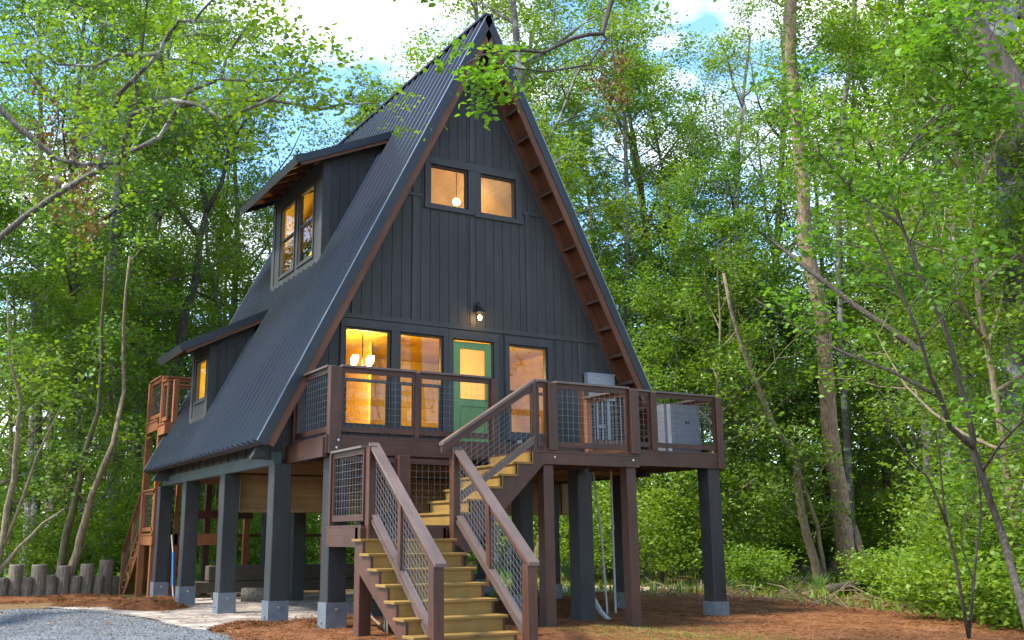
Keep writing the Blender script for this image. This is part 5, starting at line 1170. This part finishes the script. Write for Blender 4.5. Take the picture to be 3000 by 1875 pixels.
# limbs over the left sky: a tree whose trunk stands outside the frame
d1 = 19
tr0 = ground_at(-420, 19)
A1 = path_px([(-300, 1000, 19), (0, 694, 19), (136, 589, 19), (289, 496, 19), (372, 450, 19), (467, 401, 18.8), (525, 310, 18.6), (550, 273, 18.5), (645, 231, 18.3), (664, 170, 18.2), (720, 80, 18)])
A2 = path_px([(289, 496, 19), (345, 275, 18.6), (467, 157, 18.4), (500, 90, 18.3), (525, 58, 18.2), (570, 62, 18.1), (620, 0, 18), (680, -90, 18)])
A3 = path_px([(467, 157, 18.4), (343, 161, 18), (281, 192, 17.8), (170, 188, 17.6), (60, 120, 17.4)])
A4 = path_px([(345, 480, 19), (384, 335, 18.2), (500, 293, 18), (575, 306, 17.8), (650, 345, 17.6), (790, 294, 17.4), (850, 245, 17.3), (865, 219, 17.2), (900, 180, 17)])
A5 = path_px([(525, 310, 18.6), (640, 292, 18.4), (785, 291, 18.2), (938, 320, 18), (1000, 306, 18), (1110, 300, 18)])
A6 = path_px([(645, 231, 18.3), (760, 238, 18), (860, 230, 17.8), (930, 200, 17.6)])
A7 = path_px([(-300, 700, 16), (-60, 250, 16), (60, 380, 16), (170, 470, 16), (250, 480, 16), (330, 480, 16)])
trunkA = [tr0-Vector((0, 0, .3)), tr0+Vector((.1, .1, 3)), A1[0]+Vector((0, 0, -1.0)), A1[0], A1[0]+Vector((-.5, .5, 3.5)), A1[0]+Vector((-.6, 1, 8))]
def tl(T, Lv, off):
    for q, n_, ln_ in ((A1[3:], 8, 1.7), (A1[:4], 5, 1.8), (A2, 8, 1.5), (A3, 7, 1.4), (A4, 8, 1.1), (A5, 6, .9), (A6, 6, .9), (A7, 8, 1.3)): grow(T, Lv, [p-off for p in q], .04, npr, 1, n_, ln_, .105, .1, 3, .8, 15, .2, .1)
custom('overhanging_tree', 'tree at the left whose long bare limbs reach across the sky towards the cabin', [(trunkA, .34, .2), (A1, .065, .025), (A2, .055, .015), (A3, .045, .012), (A4, .055, .012), (A5, .05, .015), (A6, .035, .01), ([A1[0]+Vector((-.5, .5, 3.5))]+A7[1:], .07, .02)], 'bark_grey', tl, lm='leaf')
# branch hanging in front of the peak
d1 = 13.6
tr1 = ground_at(3330, 15)
B1 = path_px([(2300, -420, 15), (2050, -330, 14.6), (1860, -170, 14.2), (1792, 0, 13.8), (1765, 96, 13.6), (1680, 109, 13.5), (1593, 152, 13.4), (1481, 150, 13.3), (1400, 165, 13.2), (1350, 200, 13.2)])
B2 = path_px([(1765, 96, 13.6), (1777, 115, 13.6), (1725, 190, 13.5), (1600, 210, 13.3), (1500, 200, 13.2), (1440, 235, 13.1), (1400, 270, 13.1)])
B3 = path_px([(1680, 109, 13.5), (1600, 60, 13.7), (1500, 40, 13.8), (1380, 20, 13.9), (1250, 60, 14)]); B4 = path_px([(1792, 0, 13.8), (1600, -170, 14), (1350, -150, 14.2), (1180, -60, 14.4)])
trunkB = [tr1-Vector((0, 0, .3)), tr1+Vector((0, .1, 3)), tr1+Vector((-.3, .1, 6.5)), B1[0]+Vector((1.6, -.6, -.6)), B1[0]]
def tb_(T, Lv, off):
    grow(T, Lv, [p-off for p in B1[6:]], .015, npr, 0, 8, .6, .10, 0, 3, .5, 26, .12, -.1); grow(T, Lv, [p-off for p in B2[3:]], .015, npr, 0, 10, .6, .10, 0, 3, .5, 26, .12, -.25)
    grow(T, Lv, [p-off for p in B4], .02, npr, 1, 8, .8, .10, .1, 3, .6, 15, .14, 0); grow(T, Lv, [p-off for p in B1[:4]], .03, npr, 1, 5, 1.0, .10, .1, 3, .6, 15, .16, .3)
custom('overhanging_oak', 'leafy oak branch drooping in front of the cabin peak', [(trunkB, .26, .09), (B1, .05, .010), (B2, .02, .008), (B4, .03, .008)], 'bark_dark', tb_, lm='leaf_fg')
# left trunks
b1 = base_at(190, 1752); d1 = depth_of(b1); simple('tan leaning trunk growing in front of the log palisade', [b1-Vector((0, 0, .2)), at(215, 1650, d1), at(236, 1581, d1), at(258, 1480, d1), at(270, 1440, d1), at(331, 1300, d1), at(360, 1150, d1+1), at(365, 950, d1+1), at(380, 750, d1+1)], .12, .03, 'bark_tan', True, dep=1)
b1 = ground_at(170, 28); d1 = depth_of(b1); simple('dark mossy leaning trunk behind the log palisade', [b1-Vector((0, 0, .2)), at(198, 1559, d1), at(222, 1450, d1), at(243, 1357, d1), at(290, 1200, d1), at(300, 950, d1), at(310, 750, d1)], .11, .03, 'bark_moss', True, dep=1)
b1 = ground_at(-30, 24); d1 = depth_of(b1); custom('tree', 'forked tan trunks leaning in at the left edge', [([b1-Vector((0, 0, .2)), at(8, 1570, d1), at(40, 1400, d1), at(52, 1300, d1), at(60, 1180, d1), at(30, 1050, d1), at(20, 850, d1)], .08, .015), ([b1, at(0, 1665, d1), at(60, 1600, d1), at(126, 1535, d1), at(190, 1490, d1)], .06, .02), ([at(10, 1600, d1), at(70, 1450, d1), at(110, 1330, d1), at(180, 1190, d1)], .04, .02)], 'bark_tan', lambda T, Lv, off: grow(T, Lv, [p-off for p in (at(40, 1400, d1), at(60, 1180, d1), at(30, 1050, d1))], .04, npr, 1, 6, 1.2, .12, .1, 3))
for lb, u, d1, uv_, ra in (('lichen patched grey trunk left of the rear deck', 318, 33, [(330, 1500), (350, 1250), (338, 1000), (330, 800), (345, 500)], .19), ('grey trunk in the left forest behind the palisade', 150, 35, [(150, 1300), (157, 1050), (150, 800), (170, 500)], .2), ('spotted pale trunk low in the left forest', 100, 31, [(110, 1400), (112, 1200), (108, 1050), (95, 850)], .14), ('slim pale trunk between the dormers', 640, 42, [(650, 1000), (640, 900), (610, 750), (600, 600)], .11)):
    g0 = ground_at(u, d1); simple(lb, [g0-Vector((0, 0, .2))]+[at(a, b_, d1) for a, b_ in uv_], ra, ra*.65, 'bark_grey', True, dep=1, gn=7, gl=1.8)
# forked tree in the strip of sky left of the dormers
d1 = 36; custom('tree', 'forked dark limbed tree in the sky gap left of the dormers', [([ground_at(520, 36)-Vector((0, 0, .2)), at(505, 1100, d1), at(545, 905, d1), at(570, 830, d1), at(585, 700, d1), at(605, 620, d1), at(590, 520, d1), at(560, 440, d1)], .2, .06), ([at(585, 700, d1), at(530, 620, d1), at(470, 560, d1)], .1, .05), ([at(545, 905, d1), at(480, 915, d1), at(430, 930, d1)], .1, .05), ([at(605, 620, d1), at(650, 540, d1), at(670, 440, d1), at(720, 350, d1)], .1, .04)], 'bark_dark', lambda T, Lv, off: [grow(T, Lv, [p-off for p in q], .08, npr, 1, 7, 1.8, .15, .2) for q in ((at(605, 620, d1), at(560, 440, d1)), (at(650, 540, d1), at(720, 350, d1)), (at(530, 620, d1), at(470, 560, d1)))])
# dead brown leaf tufts
def tuft(u, v, d, lb):
    p = at(u, v, d); Lv = Leaves(); r = npr
    for k in range(26): q = p+Vector((r.normal()*.28, r.normal()*.28, r.normal()*.75)); Lv.cluster(q, 14, .12, .15, r, 1.6, 1.2)
    e = thing('dead_foliage', lb, 'dead branch', (p.x, p.y, p.z)); me = Lv.mesh('withered_leaves', M['dead'], .5); o = bpy.data.objects.new('withered_leaves', me); COL.objects.link(o); o.parent = e; o.matrix_parent_inverse = Matrix.Translation(-p)
    MB().tube([(0, 0, 1.6), (.1, 0, .6), (0, .1, -.6)], [.03, .02, .01], 5).build('twig', M['bark_dark'], e)
tuft(1795, 250, 30, 'hanging tuft of withered brown leaves right of the cabin peak'); tuft(248, 560, 24, 'cluster of brown dead leaves in the left canopy'); tuft(150, 440, 22, 'small brown dead leaf cluster near the left limbs')
# palmettos and fallen log
def palm(u, v, sc, lb):
    b_ = base_at(u, v); e = thing('palmetto', lb, 'palmetto', (b_.x, b_.y, hgt(b_.x, b_.y)), 0, 'palmettos at the edge of the straw bed'); mb = MB(); r = npr
    for k in range(9):
        a = r.uniform(0, 6.28); t_ = r.uniform(.25, 1.0); tip = Vector((math.cos(a)*t_*.5, math.sin(a)*t_*.5, 1.1-.3*t_))*sc; mid = tip*.55+Vector((0, 0, .15*sc)); sd = Vector((-math.sin(a), math.cos(a), 0))*.035*sc
        for j in (-2, -1, 0, 1, 2):
            o_ = Vector((-math.sin(a), math.cos(a), 0))*j*.09*sc; mb.poly([mid*.5, mid+o_*.8+sd*.5, tip+o_*2, mid+o_*.8-sd*.5])
    mb.build('fronds', M['leaf_dk'], e); MB().tube([(0, 0, -.05), (0, 0, .15*sc)], .05*sc, 6).build('base', M['bark_tan'], e)
for a in ((2145, 1748, .5, 'small palmetto right of the deck stilt'), (2400, 1752, .65, 'tall palmetto below the twin trunk'), (1668, 1732, .9, 'palmetto seen between the platform posts'), (2640, 1772, .5, 'spiky palmetto in the litter left of the bare sapling'), (1800, 1705, 1.0, 'palmetto behind the white conduit')): palm(*a)
fl_ = [base_at(2440, 1745), base_at(2500, 1738), base_at(2600, 1735), base_at(2720, 1728)]
e = thing('fallen_log', 'charred dark fallen log lying at the foot of the big pine', 'log', fl_[0]); q = [p-fl_[0]+Vector((0, 0, .16)) for p in fl_]; MB().tube(q, [.12, .13, .11, .07], 10).build('log_body', M['bark_dark'], e, smooth=True); MB().tube([q[1], q[1]+Vector((.2, -.3, .25))], [.07, .03], 6).build('stub', M['bark_dark'], e)
def litter():
    r = np.random.default_rng(8); mb = MB()
    for i in range(260):
        p = ground_at(r.uniform(1900, 3050), r.uniform(24, 36)) if i < 200 else ground_at(r.uniform(0, 1200), r.uniform(34, 42)); a = r.uniform(0, 6.28); l = r.uniform(.3, 1.6); z = hgt(p.x, p.y)
        mb.tube([(p.x, p.y, z+.03), (p.x+math.cos(a)*l*.5, p.y+math.sin(a)*l*.5, z+.03+r.uniform(0, .3)), (p.x+math.cos(a)*l, p.y+math.sin(a)*l, z+.03+r.uniform(0, .35 if r.uniform() < .4 else .08))], [.018, .014, .006], 4, False)
    tag(mb.build('fallen_twigs', M['bark_tan']), 'dry twigs and sticks littering the forest edge', 'twigs', kind='stuff')
litter()
def litreg(r):
    p = ground_at(r.uniform(-100, 3150), r.uniform(20, 44)); return (p.x, p.y, hgt(p.x, p.y)+.03) if not inpoly(p.x, p.y, BED) and p.x > 3 else None
blades('forest_floor_leaves', litreg, 26000, .10, .035, M['dead'], 'dry brown leaves strewn on the forest floor', 'leaf litter', up=.35, seed=12)
blades('forest_floor_weeds', litreg, 5000, .24, .03, M['leaf'], 'low green weeds scattered at the edge of the clearing', 'weeds', up=1.1, seed=13)

def leafreg(r):
    x, y = r.uniform(-9, 8), r.uniform(-8, 8); return (x, y, hgt(x, y)+.075+r.uniform(0, .02))
blades('fallen_leaves', leafreg, 900, .075, .028, M['dead'], 'scattered fallen leaves on the drive, pavers and straw', 'fallen leaves', up=.2, seed=31)
